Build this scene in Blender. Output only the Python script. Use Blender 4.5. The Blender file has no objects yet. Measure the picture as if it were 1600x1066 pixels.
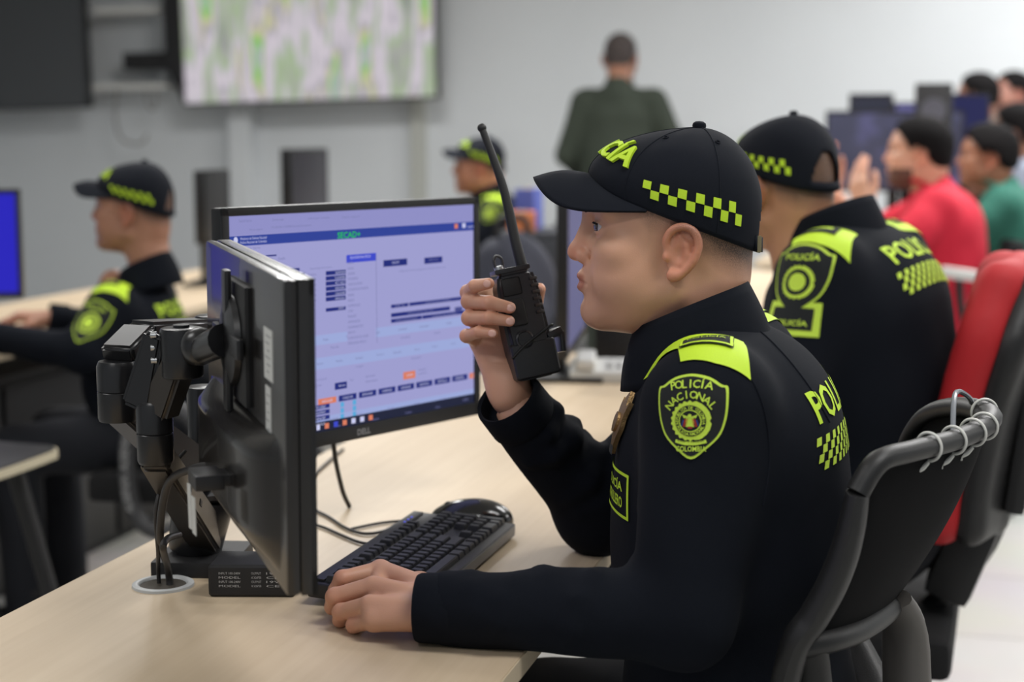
import bpy, bmesh, math, random
import numpy as np
from mathutils import Vector, Matrix, Euler
from mathutils.bvhtree import BVHTree

# ---------------------------------------------------------------- camera, world, lights, exposure
scene = bpy.context.scene
COL = scene.collection
F_PX = 2500.0
CAM_LOC = Vector((0, 0, 1.29))
YAW, PITCH = math.radians(15.1), math.radians(7.32)
cam_data = bpy.data.cameras.new('camera')
cam_data.sensor_width = 36.0
cam_data.lens = F_PX / 1600 * 36.0
cam_data.clip_start = 0.05
cam_data.dof.use_dof = True
cam_data.dof.focus_distance = 1.86
cam_data.dof.aperture_fstop = 3.0
cam_data.dof.aperture_blades = 7
cam = bpy.data.objects.new('camera', cam_data)
cam.location = CAM_LOC
cam.rotation_euler = (math.pi / 2 - PITCH, 0, YAW)
COL.objects.link(cam)
scene.camera = cam

scene.view_settings.view_transform = 'Standard'
scene.view_settings.look = 'None'
scene.view_settings.gamma = 1.0
scene.view_settings.use_curve_mapping = False
scene.view_settings.exposure = 0.0

world = bpy.data.worlds.new('world')
scene.world = world
world.use_nodes = True
bg = world.node_tree.nodes['Background']
bg.inputs['Color'].default_value = (0.80, 0.86, 0.92, 1)
bg.inputs['Strength'].default_value = 0.42

CEIL_Z = 3.0
def area_light(name, loc, size, power, color=(1, 0.99, 0.98), rot=(0, 0, 0)):
    l = bpy.data.lights.new(name, 'AREA')
    l.shape = 'RECTANGLE'; l.size, l.size_y = size
    l.energy = power; l.color = color
    o = bpy.data.objects.new(name, l)
    o.location = loc; o.rotation_euler = rot
    COL.objects.link(o)
    return o
# the room's ceiling panel lamps (out of view, area lights without bodies)
LAMPS = [(-2.4, 1.2), (0.7, 1.3), (-2.4, 3.6), (0.7, 3.6), (-2.4, 6.2), (0.7, 6.2), (0.7, 8.2), (3.6, 3.6), (3.6, 7.6), (-1.0, -0.8)]
LAMP_W = [20, 33, 28, 38, 84, 90, 60, 40, 32, 26]
for (lx, ly), w in zip(LAMPS, LAMP_W):
    area_light('panel_light', (lx, ly, CEIL_Z - 0.05), (1.2, 0.6), w)

# ---------------------------------------------------------------- pixel helpers: where a thing stands in the room
FWD = Vector((-math.sin(YAW) * math.cos(PITCH), math.cos(YAW) * math.cos(PITCH), -math.sin(PITCH)))
RGT = Vector((math.cos(YAW), math.sin(YAW), 0))
UPV = RGT.cross(FWD)
def ray(x, y): return FWD + RGT * ((x - 800) / F_PX) + UPV * ((533 - y) / F_PX)
def at(x, y, d): return CAM_LOC + ray(x, y) * d
def on_z(x, y, z):
    r = ray(x, y); return CAM_LOC + r * ((z - CAM_LOC.z) / r.z)
def on_y(x, y, Y):
    r = ray(x, y); return CAM_LOC + r * (Y / r.y)

# ---------------------------------------------------------------- materials
def srgb(r, g, b):
    f = lambda c: c / 12.92 if c <= 0.04045 else ((c + 0.055) / 1.055) ** 2.4
    return (f(r / 255), f(g / 255), f(b / 255), 1)
MATS = {}
def mat(name, rgb, rough=0.5, metal=0.0, spec=0.5, noise=0.0, nscale=60, bump=0.0, bscale=200, emit=None, estr=1.0, coat=0.0, sheen=0.0):
    if name in MATS: return MATS[name]
    m = bpy.data.materials.new(name); m.use_nodes = True
    nt = m.node_tree; b = nt.nodes['Principled BSDF']
    c = srgb(*rgb)
    b.inputs['Base Color'].default_value = c
    b.inputs['Roughness'].default_value = rough
    b.inputs['Metallic'].default_value = metal
    b.inputs['Specular IOR Level'].default_value = spec
    if coat: b.inputs['Coat Weight'].default_value = coat
    if sheen: b.inputs['Sheen Weight'].default_value = sheen
    tc = nt.nodes.new('ShaderNodeTexCoord')
    if noise > 0:
        n = nt.nodes.new('ShaderNodeTexNoise'); n.inputs['Scale'].default_value = nscale; n.inputs['Detail'].default_value = 4
        nt.links.new(tc.outputs['Object'], n.inputs['Vector'])
        mx = nt.nodes.new('ShaderNodeMix'); mx.data_type = 'RGBA'
        mx.inputs[6].default_value = tuple(v * (1 - noise) for v in c[:3]) + (1,)
        mx.inputs[7].default_value = tuple(min(1, v * (1 + noise)) for v in c[:3]) + (1,)
        nt.links.new(n.outputs['Fac'], mx.inputs[0])
        nt.links.new(mx.outputs[2], b.inputs['Base Color'])
    if bump > 0:
        n2 = nt.nodes.new('ShaderNodeTexNoise'); n2.inputs['Scale'].default_value = bscale; n2.inputs['Detail'].default_value = 3
        nt.links.new(tc.outputs['Object'], n2.inputs['Vector'])
        bp = nt.nodes.new('ShaderNodeBump'); bp.inputs['Strength'].default_value = bump; bp.inputs['Distance'].default_value = 0.002
        nt.links.new(n2.outputs['Fac'], bp.inputs['Height'])
        nt.links.new(bp.outputs['Normal'], b.inputs['Normal'])
    if emit:
        b.inputs['Emission Color'].default_value = srgb(*emit)
        b.inputs['Emission Strength'].default_value = estr
    MATS[name] = m
    return m

# ---------------------------------------------------------------- object helpers
def tag(o, label=None, cat=None, group=None, kind=None):
    if label: o['label'] = label
    if cat: o['category'] = cat
    if group: o['group'] = group
    if kind: o['kind'] = kind
    return o
def empty(name, loc=(0, 0, 0), rz=0.0, label=None, cat=None, group=None):
    o = bpy.data.objects.new(name, None); COL.objects.link(o)
    o.empty_display_size = 0.05
    o.location = loc; o.rotation_euler = (0, 0, rz)
    return tag(o, label, cat, group)
def link(name, me, mats, parent=None, smooth=False, auto=None):
    o = bpy.data.objects.new(name, me); COL.objects.link(o)
    if not isinstance(mats, (list, tuple)): mats = [mats]
    if not me.materials:
        for m in mats: me.materials.append(m)
    if parent: o.parent = parent
    if smooth: me.shade_smooth()
    if auto is not None: me.set_sharp_from_angle(angle=math.radians(auto))
    return o
def copy_tree(o, parent=None):
    c = o.copy(); COL.objects.link(c)
    if parent: c.parent = parent
    for ch in list(o.children): copy_tree(ch, c)
    return c

class MB:
    """collects shapes into one mesh object"""
    def __init__(s): s.v = []; s.f = []; s.mi = []
    def add(s, verts, faces, mi=0):
        b = len(s.v)
        s.v += [tuple(v) for v in verts]
        s.f += [tuple(i + b for i in f) for f in faces]
        s.mi += [mi] * len(faces)
        return s
    def bm(s, bm, mi=0, M=None):
        bm.verts.index_update()
        vs = [(M @ v.co) if M else v.co.copy() for v in bm.verts]
        s.add(vs, [[v.index for v in f.verts] for f in bm.faces], mi)
        bm.free(); return s
    def box(s, c, d, rot=None, bev=0.0, mi=0, seg=2):
        bm = bmesh.new(); bmesh.ops.create_cube(bm, size=1)
        bmesh.ops.scale(bm, vec=d, verts=bm.verts)
        if bev > 0: bmesh.ops.bevel(bm, geom=list(bm.edges), offset=bev, segments=seg, affect='EDGES', profile=0.7)
        M = Matrix.Translation(Vector(c))
        if rot is not None: M = M @ (rot if isinstance(rot, Matrix) else Euler(rot).to_matrix().to_4x4())
        return s.bm(bm, mi, M)
    def cyl(s, a, b, r, r2=None, n=20, mi=0, bev=0.0):
        a, b = Vector(a), Vector(b); r2 = r if r2 is None else r2
        L = (b - a).length
        prof = [(0, 0), (r, 0), (r2, L), (0, L)]
        if bev > 0: prof = [(0, 0), (r - bev, 0), (r - bev * .3, bev * .3), (r, bev), (r2, L - bev), (r2 - bev * .3, L - bev * .3), (r2 - bev, L), (0, L)]
        return s.lathe(prof, a, b - a, n, mi)
    def lathe(s, prof, base=(0, 0, 0), axis=(0, 0, 1), n=24, mi=0):
        q = Vector(axis).to_track_quat('Z', 'Y').to_matrix(); base = Vector(base)
        vs, fs, rings = [], [], []
        for r, h in prof:
            if r <= 1e-6:
                rings.append([len(vs)]); vs.append(base + q @ Vector((0, 0, h)))
            else:
                rings.append(list(range(len(vs), len(vs) + n)))
                vs += [base + q @ Vector((r * math.cos(2 * math.pi * k / n), r * math.sin(2 * math.pi * k / n), h)) for k in range(n)]
        for A, B in zip(rings, rings[1:]):
            for k in range(n):
                k2 = (k + 1) % n
                a0, a1 = (A[0], A[0]) if len(A) == 1 else (A[k], A[k2])
                b0, b1 = (B[0], B[0]) if len(B) == 1 else (B[k], B[k2])
                f = []
                for i in (a0, a1, b1, b0):
                    if i not in f: f.append(i)
                if len(f) > 2: fs.append(f)
        return s.add(vs, fs, mi)
    def tube(s, pts, r, n=10, mi=0, smooth=6, closed=False, flat=None):
        P = [Vector(p) for p in pts]
        R = list(r) if isinstance(r, (list, tuple)) else [r] * len(P)
        if smooth and len(P) > 2: P, R = catmull(P, R, smooth, closed)
        N = len(P); vs, fs = [], []
        up = None
        for i in range(N):
            if closed: t = P[(i + 1) % N] - P[i - 1]
            else: t = P[min(i + 1, N - 1)] - P[max(i - 1, 0)]
            t.normalize()
            if up is None:
                up = Vector((0, 0, 1)) if abs(t.z) < .9 else Vector((1, 0, 0))
            up = (up - t * up.dot(t)).normalized(); sd = t.cross(up)
            for k in range(n):
                a = 2 * math.pi * k / n
                e = up * math.cos(a) * (flat or 1) + sd * math.sin(a)
                vs.append(P[i] + e * R[i])
        for i in range(N if closed else N - 1):
            j = (i + 1) % N
            for k in range(n):
                k2 = (k + 1) % n
                fs.append((i * n + k, i * n + k2, j * n + k2, j * n + k))
        if not closed:
            fs.append(tuple(range(n - 1, -1, -1))); fs.append(tuple((N - 1) * n + k for k in range(n)))
        return s.add(vs, fs, mi)
    def grid(s, fn, nu, nv, mi=0, closed_u=False):
        vs = [fn(i / (nu if closed_u else nu - 1), j / (nv - 1)) for j in range(nv) for i in range(nu)]
        fs = []
        for j in range(nv - 1):
            for i in range(nu if closed_u else nu - 1):
                i2 = (i + 1) % nu
                fs.append((j * nu + i, j * nu + i2, (j + 1) * nu + i2, (j + 1) * nu + i))
        return s.add(vs, fs, mi)
    def prism(s, poly, z0, z1, M=None, mi=0):
        n = len(poly); M = M or Matrix()
        vs = [M @ Vector((x, y, z0)) for x, y in poly] + [M @ Vector((x, y, z1)) for x, y in poly]
        fs = [tuple(range(n - 1, -1, -1)), tuple(range(n, 2 * n))] + [(i, (i + 1) % n, n + (i + 1) % n, n + i) for i in range(n)]
        return s.add(vs, fs, mi)
    def mesh(s, name):
        me = bpy.data.meshes.new(name)
        me.from_pydata(s.v, [], s.f); 
        if any(s.mi): me.polygons.foreach_set('material_index', s.mi)
        bm = bmesh.new(); bm.from_mesh(me); bmesh.ops.recalc_face_normals(bm, faces=bm.faces); bm.to_mesh(me); bm.free()
        me.update(); return me
    def build(s, name, mats, parent=None, smooth=True, auto=40, M=None):
        me = s.mesh(name)
        if M is not None: me.transform(M)
        return link(name, me, mats, parent, smooth, auto if smooth else None)

def catmull(P, R, k, closed=False):
    N = len(P); oP, oR = [], []
    g = (lambda i: i % N) if closed else (lambda i: min(max(i, 0), N - 1))
    for i in range(N if closed else N - 1):
        a, b, c, d = P[g(i - 1)], P[g(i)], P[g(i + 1)], P[g(i + 2)]
        for j in range(k):
            t = j / k
            oP.append(0.5 * ((2 * b) + (c - a) * t + (2 * a - 5 * b + 4 * c - d) * t * t + (3 * b - a - 3 * c + d) * t ** 3))
            oR.append(R[g(i)] * (1 - t) + R[g(i + 1)] * t)
    if not closed: oP.append(P[-1]); oR.append(R[-1])
    return oP, oR

# ---------------------------------------------------------------- lettering: outline text as a flat 2D mesh
TEXT_CACHE = {}
def text2d(txt, size=1.0, maxlen=None, bold=0.0, width=None):
    key = (txt, bold)
    if key not in TEXT_CACHE:
        cu = bpy.data.curves.new('lettering', 'FONT'); cu.body = txt; cu.size = 1.0
        cu.align_x = 'CENTER'; cu.align_y = 'CENTER'; cu.resolution_u = 2; cu.offset = bold
        o = bpy.data.objects.new('lettering', cu); COL.objects.link(o)
        bpy.context.view_layer.update()
        me = bpy.data.meshes.new_from_object(o.evaluated_get(bpy.context.evaluated_depsgraph_get()))
        vs = [(v.co.x, v.co.y) for v in me.vertices]; fs = [tuple(p.vertices) for p in me.polygons]
        bpy.data.objects.remove(o); bpy.data.curves.remove(cu); bpy.data.meshes.remove(me)
        TEXT_CACHE[key] = (vs, fs)
    vs, fs = TEXT_CACHE[key]
    if not vs: return [], []
    xs = [v[0] for v in vs]; ys = [v[1] for v in vs]
    cx, cy = (min(xs) + max(xs)) / 2, (min(ys) + max(ys)) / 2
    k = size / (max(ys) - min(ys)); kx = k
    if width: kx = width / (max(xs) - min(xs))
    out = [((x - cx) * kx, (y - cy) * k) for x, y in vs]
    return out, fs
def refine(vs, fs, L):
    """split long edges of a flat mesh so it can follow a curved surface"""
    bm = bmesh.new()
    V = [bm.verts.new((x, y, 0)) for x, y in vs]
    for f in fs:
        try: bm.faces.new([V[i] for i in f])
        except ValueError: pass
    bmesh.ops.triangulate(bm, faces=bm.faces)
    for _ in range(6):
        e = [e for e in bm.edges if e.calc_length() > L]
        if not e: break
        bmesh.ops.subdivide_edges(bm, edges=e, cuts=1)
        bmesh.ops.triangulate(bm, faces=bm.faces)
    bm.verts.index_update()
    r = [(v.co.x, v.co.y) for v in bm.verts], [tuple(v.index for v in f.verts) for f in bm.faces]
    bm.free(); return r
def wrap(mb, vs, fs, fn, L=0.006, mi=0, depth=None):
    """map a flat mesh on a surface with fn(x, y, lift); give it a raised rim when depth is set"""
    vs, fs = refine(vs, fs, L)
    if depth is None:
        mb.add([fn(x, y, 0) for x, y in vs], fs, mi); return
    n = len(vs)
    V = [fn(x, y, depth) for x, y in vs] + [fn(x, y, -0.0005) for x, y in vs]
    cnt = {}
    for f in fs:
        for i in range(len(f)):
            e = (f[i], f[(i + 1) % len(f)]); cnt[tuple(sorted(e))] = cnt.get(tuple(sorted(e)), 0) + 1
    F = list(fs)
    for f in fs:
        for i in range(len(f)):
            a, b = f[i], f[(i + 1) % len(f)]
            if cnt[tuple(sorted((a, b)))] == 1: F.append((b, a, a + n, b + n))
    mb.add(V, F, mi)
def ring2d(poly_o, poly_i):
    n = len(poly_o)
    return list(poly_o) + list(poly_i), [(i, (i + 1) % n, n + (i + 1) % n, n + i) for i in range(n)]
def rect2d(cx, cy, w, h, a=0.0):
    c, s_ = math.cos(a), math.sin(a)
    return [(cx + x * c - y * s_, cy + x * s_ + y * c) for x, y in ((-w / 2, -h / 2), (w / 2, -h / 2), (w / 2, h / 2), (-w / 2, h / 2))], [(0, 1, 2, 3)]

# ---------------------------------------------------------------- organic forms: blended solids turned into one skin
class Solid:
    def __init__(s, lo, hi, h):
        s.lo = np.array(lo, np.float32); s.h = h
        s.n = np.ceil((np.array(hi) - s.lo) / h).astype(int) + 1
        s.F = np.full(s.n, 1.0, np.float32)
        s.ax = [s.lo[i] + h * np.arange(s.n[i], dtype=np.float32) for i in range(3)]
        s.sym = False
    def _win(s, lo, hi, m):
        sl = []
        for i in range(3):
            a = int(max(0, math.floor((lo[i] - m - s.lo[i]) / s.h))); b = int(min(s.n[i], math.ceil((hi[i] + m - s.lo[i]) / s.h) + 1))
            if b <= a: return None
            sl.append(slice(a, b))
        return tuple(sl)
    def _pts(s, sl):
        x = s.ax[0][sl[0]][:, None, None]; y = s.ax[1][sl[1]][None, :, None]; z = s.ax[2][sl[2]][None, None, :]
        return x, y, z
    def _mix(s, sl, d, k, op):
        A = s.F[sl]
        if op == 'u':
            if k > 0:
                hh = np.clip(k - np.abs(A - d), 0, None) / k
                s.F[sl] = np.minimum(A, d) - hh * hh * k * 0.25
            else: s.F[sl] = np.minimum(A, d)
        elif op == 's':
            if k > 0:
                hh = np.clip(k - np.abs(A + d), 0, None) / k
                s.F[sl] = np.maximum(A, -d) + hh * hh * k * 0.25
            else: s.F[sl] = np.maximum(A, -d)
    def cap(s, a, b, ra, rb=None, k=0.0, op='u', flat=None):
        rb = ra if rb is None else rb
        for sg in ((1, -1) if s.sym and (abs(a[1]) > 1e-6 or abs(b[1]) > 1e-6) else (1,)):
            A = np.array((a[0], a[1] * sg, a[2]), np.float32); B = np.array((b[0], b[1] * sg, b[2]), np.float32)
            r = max(ra, rb)
            sl = s._win(np.minimum(A, B) - r, np.maximum(A, B) + r, k + 3 * s.h)
            if sl is None: continue
            x, y, z = s._pts(sl); ba = B - A; L2 = float(ba @ ba) + 1e-12
            px, py, pz = x - A[0], y - A[1], z - A[2]
            t = np.clip((px * ba[0] + py * ba[1] + pz * ba[2]) / L2, 0, 1)
            qx, qy, qz = px - t * ba[0], py - t * ba[1], pz - t * ba[2]
            if flat:
                nv = np.array(flat[0], np.float32) * (1, sg, 1); nv = nv / np.linalg.norm(nv); f = flat[1]
                dn = (qx * nv[0] + qy * nv[1] + qz * nv[2]) * (1 / f - 1)
                qx, qy, qz = qx + dn * nv[0], qy + dn * nv[1], qz + dn * nv[2]
                d = (np.sqrt(qx * qx + qy * qy + qz * qz) - (ra + (rb - ra) * t)) * min(1, f) 
            else: d = np.sqrt(qx * qx + qy * qy + qz * qz) - (ra + (rb - ra) * t)
            s._mix(sl, d, k, op)
    def chain(s, pts, rs, k=0.0, op='u', kk=None):
        for i in range(len(pts) - 1): s.cap(pts[i], pts[i + 1], rs[i], rs[i + 1], k, op)
    def ell(s, c, r, rot=None, k=0.0, op='u'):
        for sg in ((1, -1) if s.sym and abs(c[1]) > 1e-6 else (1,)):
            C_ = np.array((c[0], c[1] * sg, c[2]), np.float32); m = max(r)
            sl = s._win(C_ - m, C_ + m, k + 3 * s.h)
            if sl is None: continue
            x, y, z = s._pts(sl); x, y, z = x - C_[0], y - C_[1], z - C_[2]
            if rot is not None:
                M = np.array(Euler(rot if sg == 1 else (-rot[0], rot[1], -rot[2])).to_matrix(), np.float32)
                x, y, z = (M[0, 0] * x + M[1, 0] * y + M[2, 0] * z, M[0, 1] * x + M[1, 1] * y + M[2, 1] * z, M[0, 2] * x + M[1, 2] * y + M[2, 2] * z)
            k0 = np.sqrt((x / r[0]) ** 2 + (y / r[1]) ** 2 + (z / r[2]) ** 2)
            k1 = np.sqrt((x / r[0] ** 2) ** 2 + (y / r[1] ** 2) ** 2 + (z / r[2] ** 2) ** 2) + 1e-9
            s._mix(sl, (k0 * (k0 - 1) / k1).astype(np.float32), k, op)
    def add_field(s, fn):
        x, y, z = s._pts((slice(None),) * 3); s.F += fn(x, y, z).astype(np.float32)
    def skin(s):
        F = s.F; S = F < 0; n = F.shape
        c = [slice(0, -1), slice(1, None)]
        cnt = np.zeros([i - 1 for i in n], np.uint8)
        for i in (0, 1):
            for j in (0, 1):
                for k in (0, 1): cnt += S[c[i], c[j], c[k]]
        mix = (cnt > 0) & (cnt < 8)
        I = np.argwhere(mix); N = len(I)
        idx = np.full(mix.shape, -1, np.int64); idx[mix] = np.arange(N)
        acc = np.zeros((N, 3)); w = np.zeros(N)
        cs = [(i, j, k) for i in (0, 1) for j in (0, 1) for k in (0, 1)]
        val = {o: F[I[:, 0] + o[0], I[:, 1] + o[1], I[:, 2] + o[2]].astype(np.float64) for o in cs}
        for a in cs:
            for d in range(3):
                if a[d] == 0:
                    b = list(a); b[d] = 1; b = tuple(b)
                    fa, fb = val[a], val[b]; m = (fa < 0) != (fb < 0)
                    t = np.where(m, fa / np.where(m, fa - fb, 1), 0)
                    for q in range(3): acc[:, q] += np.where(m, a[q] + (t if q == d else 0), 0)
                    w += m
        V = (I + acc / w[:, None]) * s.h + s.lo
        faces = []
        for d in range(3):
            o1, o2 = (d + 1) % 3, (d + 2) % 3
            sa = [slice(None)] * 3; sb = [slice(None)] * 3
            sa[d] = slice(0, -1); sb[d] = slice(1, None)
            for o in (o1, o2): sa[o] = slice(1, -1); sb[o] = slice(1, -1)
            a, b = S[tuple(sa)], S[tuple(sb)]
            for flip, mask in ((False, a & ~b), (True, ~a & b)):
                E = np.argwhere(mask)
                if not len(E): continue
                E[:, o1] += 1; E[:, o2] += 1
                def cell(p, q):
                    g = E.copy(); g[:, o1] -= p; g[:, o2] -= q
                    return idx[g[:, 0], g[:, 1], g[:, 2]]
                Q = np.stack([cell(1, 1), cell(0, 1), cell(0, 0), cell(1, 0)], 1)
                faces.append(Q[:, ::-1] if flip else Q)
        return V, np.concatenate(faces)
def np_mesh(name, V, Q):
    me = bpy.data.meshes.new(name)
    me.vertices.add(len(V)); me.vertices.foreach_set('co', np.asarray(V, np.float32).ravel())
    k = Q.shape[1]
    me.loops.add(len(Q) * k); me.loops.foreach_set('vertex_index', Q.astype(np.int32).ravel())
    me.polygons.add(len(Q)); me.polygons.foreach_set('loop_start', np.arange(0, len(Q) * k, k, dtype=np.int32))
    me.polygons.foreach_set('loop_total', np.full(len(Q), k, np.int32))
    me.update(calc_edges=True); me.validate(); me.shade_smooth()
    return me
def relax(V, Q, it=1, lam=0.5):
    for _ in range(it):
        s = np.zeros_like(V); c = np.zeros(len(V))
        for a, b in ((0, 1), (1, 2), (2, 3), (3, 0)):
            np.add.at(s, Q[:, a], V[Q[:, b]]); np.add.at(c, Q[:, a], 1)
            np.add.at(s, Q[:, b], V[Q[:, a]]); np.add.at(c, Q[:, b], 1)
        V = V * (1 - lam) + lam * s / np.maximum(c, 1)[:, None]
    return V
def vnormals(V, Q):
    n = np.cross(V[Q[:, 2]] - V[Q[:, 0]], V[Q[:, 3]] - V[Q[:, 1]])
    o = np.zeros_like(V)
    for i in range(4): np.add.at(o, Q[:, i], n)
    return o / (np.linalg.norm(o, axis=1, keepdims=True) + 1e-12)
def xform(V, M):
    A = np.array(M, np.float64); return V @ A[:3, :3].T + A[:3, 3]
def submesh(V, Q, keep):
    used = np.unique(Q[keep]); m = np.full(len(V), -1); m[used] = np.arange(len(used))
    return V[used], m[Q[keep]], used
# ---------------------------------------------------------------- head, hair, cap (head frame: faces -X, Z up, left is -Y, origin between the ear holes)
def head_skin(h):
    s = Solid((-.14, -.105, -.19), (.125, .105, .150), h); s.sym = True
    s.ell((.0, 0, .050), (.099, .075, .082))
    s.ell((.034, 0, .000), (.057, .062, .055), k=.03)
    s.ell((-.045, 0, -.015), (.056, .063, .074), k=.03)
    s.ell((-.052, .040, -.036), (.040, .027, .036), k=.02)
    s.cap((-.004, .051, -.046), (-.085, .016, -.076), .019, .017, k=.02)
    s.ell((-.087, 0, -.075), (.0185, .024, .018), k=.014)
    s.ell((-.038, 0, -.074), (.052, .045, .028), k=.02)
    s.cap((.018, 0, -.03), (.045, 0, -.17), .056, .060, k=.025)
    s.ell((.040, 0, -.035), (.050, .052, .05), k=.02)
    s.ell((-.067, .046, -.002), (.024, .022, .020), k=.014)
    s.cap((-.091, .010, .047), (-.076, .047, .046), .012, .012, k=.012)
    s.ell((-.101, .032, .024), (.017, .021, .012), k=.014, op='s')
    s.ell((-.087, 0, -.040), (.0195, .028, .029), k=.014)
    # nose
    s.cap((-.091, 0, .044), (-.108, 0, .001), .0085, .0100, k=.012)
    s.ell((-.1115, 0, -.0060), (.0118, .0118, .0108), k=.007)
    s.ell((-.1025, .0125, -.0105), (.0105, .0078, .0088), k=.005)
    s.ell((-.1075, .0068, -.0205), (.0060, .0036, .0042), k=.002, op='s')
    s.cap((-.096, .022, -.006), (-.094, .020, -.014), .0018, .0014, k=.006, op='s')
    # lips
    s.chain([(-.1065, 0, -.0335), (-.1050, .009, -.0332), (-.0965, .024, -.0415)], [.0044, .0042, .0024], k=.005)
    s.chain([(-.1055, 0, -.0475), (-.1035, .010, -.0470), (-.0965, .023, -.0425)], [.0049, .0046, .0026], k=.005)
    s.chain([(-.1135, 0, -.0402), (-.1105, .010, -.0400), (-.1000, .025, -.0425)], [.0014, .0014, .0010], k=.003, op='s')
    s.cap((-.1100, 0, -.0262), (-.1080, 0, -.0205), .0022, .0022, k=.004, op='s')
    s.ell((-.1120, 0, -.0600), (.0072, .020, .0045), k=.008, op='s')
    # eyelids
    s.ell((-.0808, .0325, .0262), (.0136, .0136, .0132), k=.005)
    s.ell((-.0935, .0335, .0258), (.0140, .0140, .0047), k=.0010, op='s')
    s.cap((-.0970, .022, .0355), (-.0900, .044, .0345), .0012, .0012, k=.004, op='s')
    # ears
    o = 0.0
    s.ell((.006, .0745, .000), (.0185, .0085, .0285), rot=(.0, .16, .22), k=.006)
    hel = [(-.010, .0740, -.001), (-.0125, .0770, .013), (-.006, .0810, .0245), (.006, .0845, .0285), (.0185, .0870, .0225), (.0235, .0880, .009), (.0200, .0865, -.006), (.0125, .0830, -.018), (.002, .0790, -.0275)]
    hp, hr = catmull([Vector(p) for p in hel], [.0032, .0034, .0036, .0037, .0037, .0036, .0035, .0037, .0046], 4)
    s.chain([tuple(p) for p in hp], hr, k=.0035)
    s.ell((-.0045, .0780, -.0270), (.0075, .0050, .0075), k=.006)
    s.ell((.0010, .0870, -.0030), (.0090, .0090, .0120), k=.004, op='s')
    s.ell((.0070, .0890, .0150), (.0075, .0080, .0085), k=.004, op='s')
    s.chain([(.006, .0800, -.015), (.0115, .0815, -.003), (.0110, .0815, .008), (.003, .0800, .017)], [.0028, .0028, .0026, .0022], k=.004)
    s.ell((-.0125, .0765, -.0060), (.0045, .0040, .0058), k=.004)
    s.sym = False
    V, Q = s.skin()
    V = relax(V, Q, 1, .4)
    return V, Q

def head_paint(V):
    """skin pigment zones: shaved hair, beard shadow, lips, brows"""
    x, y, z = V[:, 0], np.abs(V[:, 1]), V[:, 2]
    sm = lambda a, b, t: np.clip((t - a) / (b - a), 0, 1)
    # hair fade: above a line that drops from temple to nape
    line = np.interp(x, [-.085, -.055, -.030, -.010, .020, .045, .07, .1], [.075, .050, .022, .022, .008, -.020, -.034, -.036])
    hair = sm(-.004, .030, z - line) * sm(-.085, -.060, x) 
    side = ((x < -.012) & (x > -.04) & (z < .03) & (z > -.0)) * 0
    hair = np.clip(hair + side, 0, 1)
    lips = np.exp(-(((x + .106) / .010) ** 2 + (y / .021) ** 4 + ((z + .0405) / .0105) ** 4)) 
    lips = sm(.25, .6, lips)
    beard = sm(-.03, -.05, z) * sm(-.06, -.085, x) * .5
    ear = sm(.0745, .080, y) * .6
    nose = np.exp(-(((x + .112) / .014) ** 2 + (y / .02) ** 2 + ((z + .006) / .016) ** 2)) * .7
    return np.stack([hair, np.maximum(lips, 0), beard, np.maximum(ear, nose)], 1)

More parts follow.
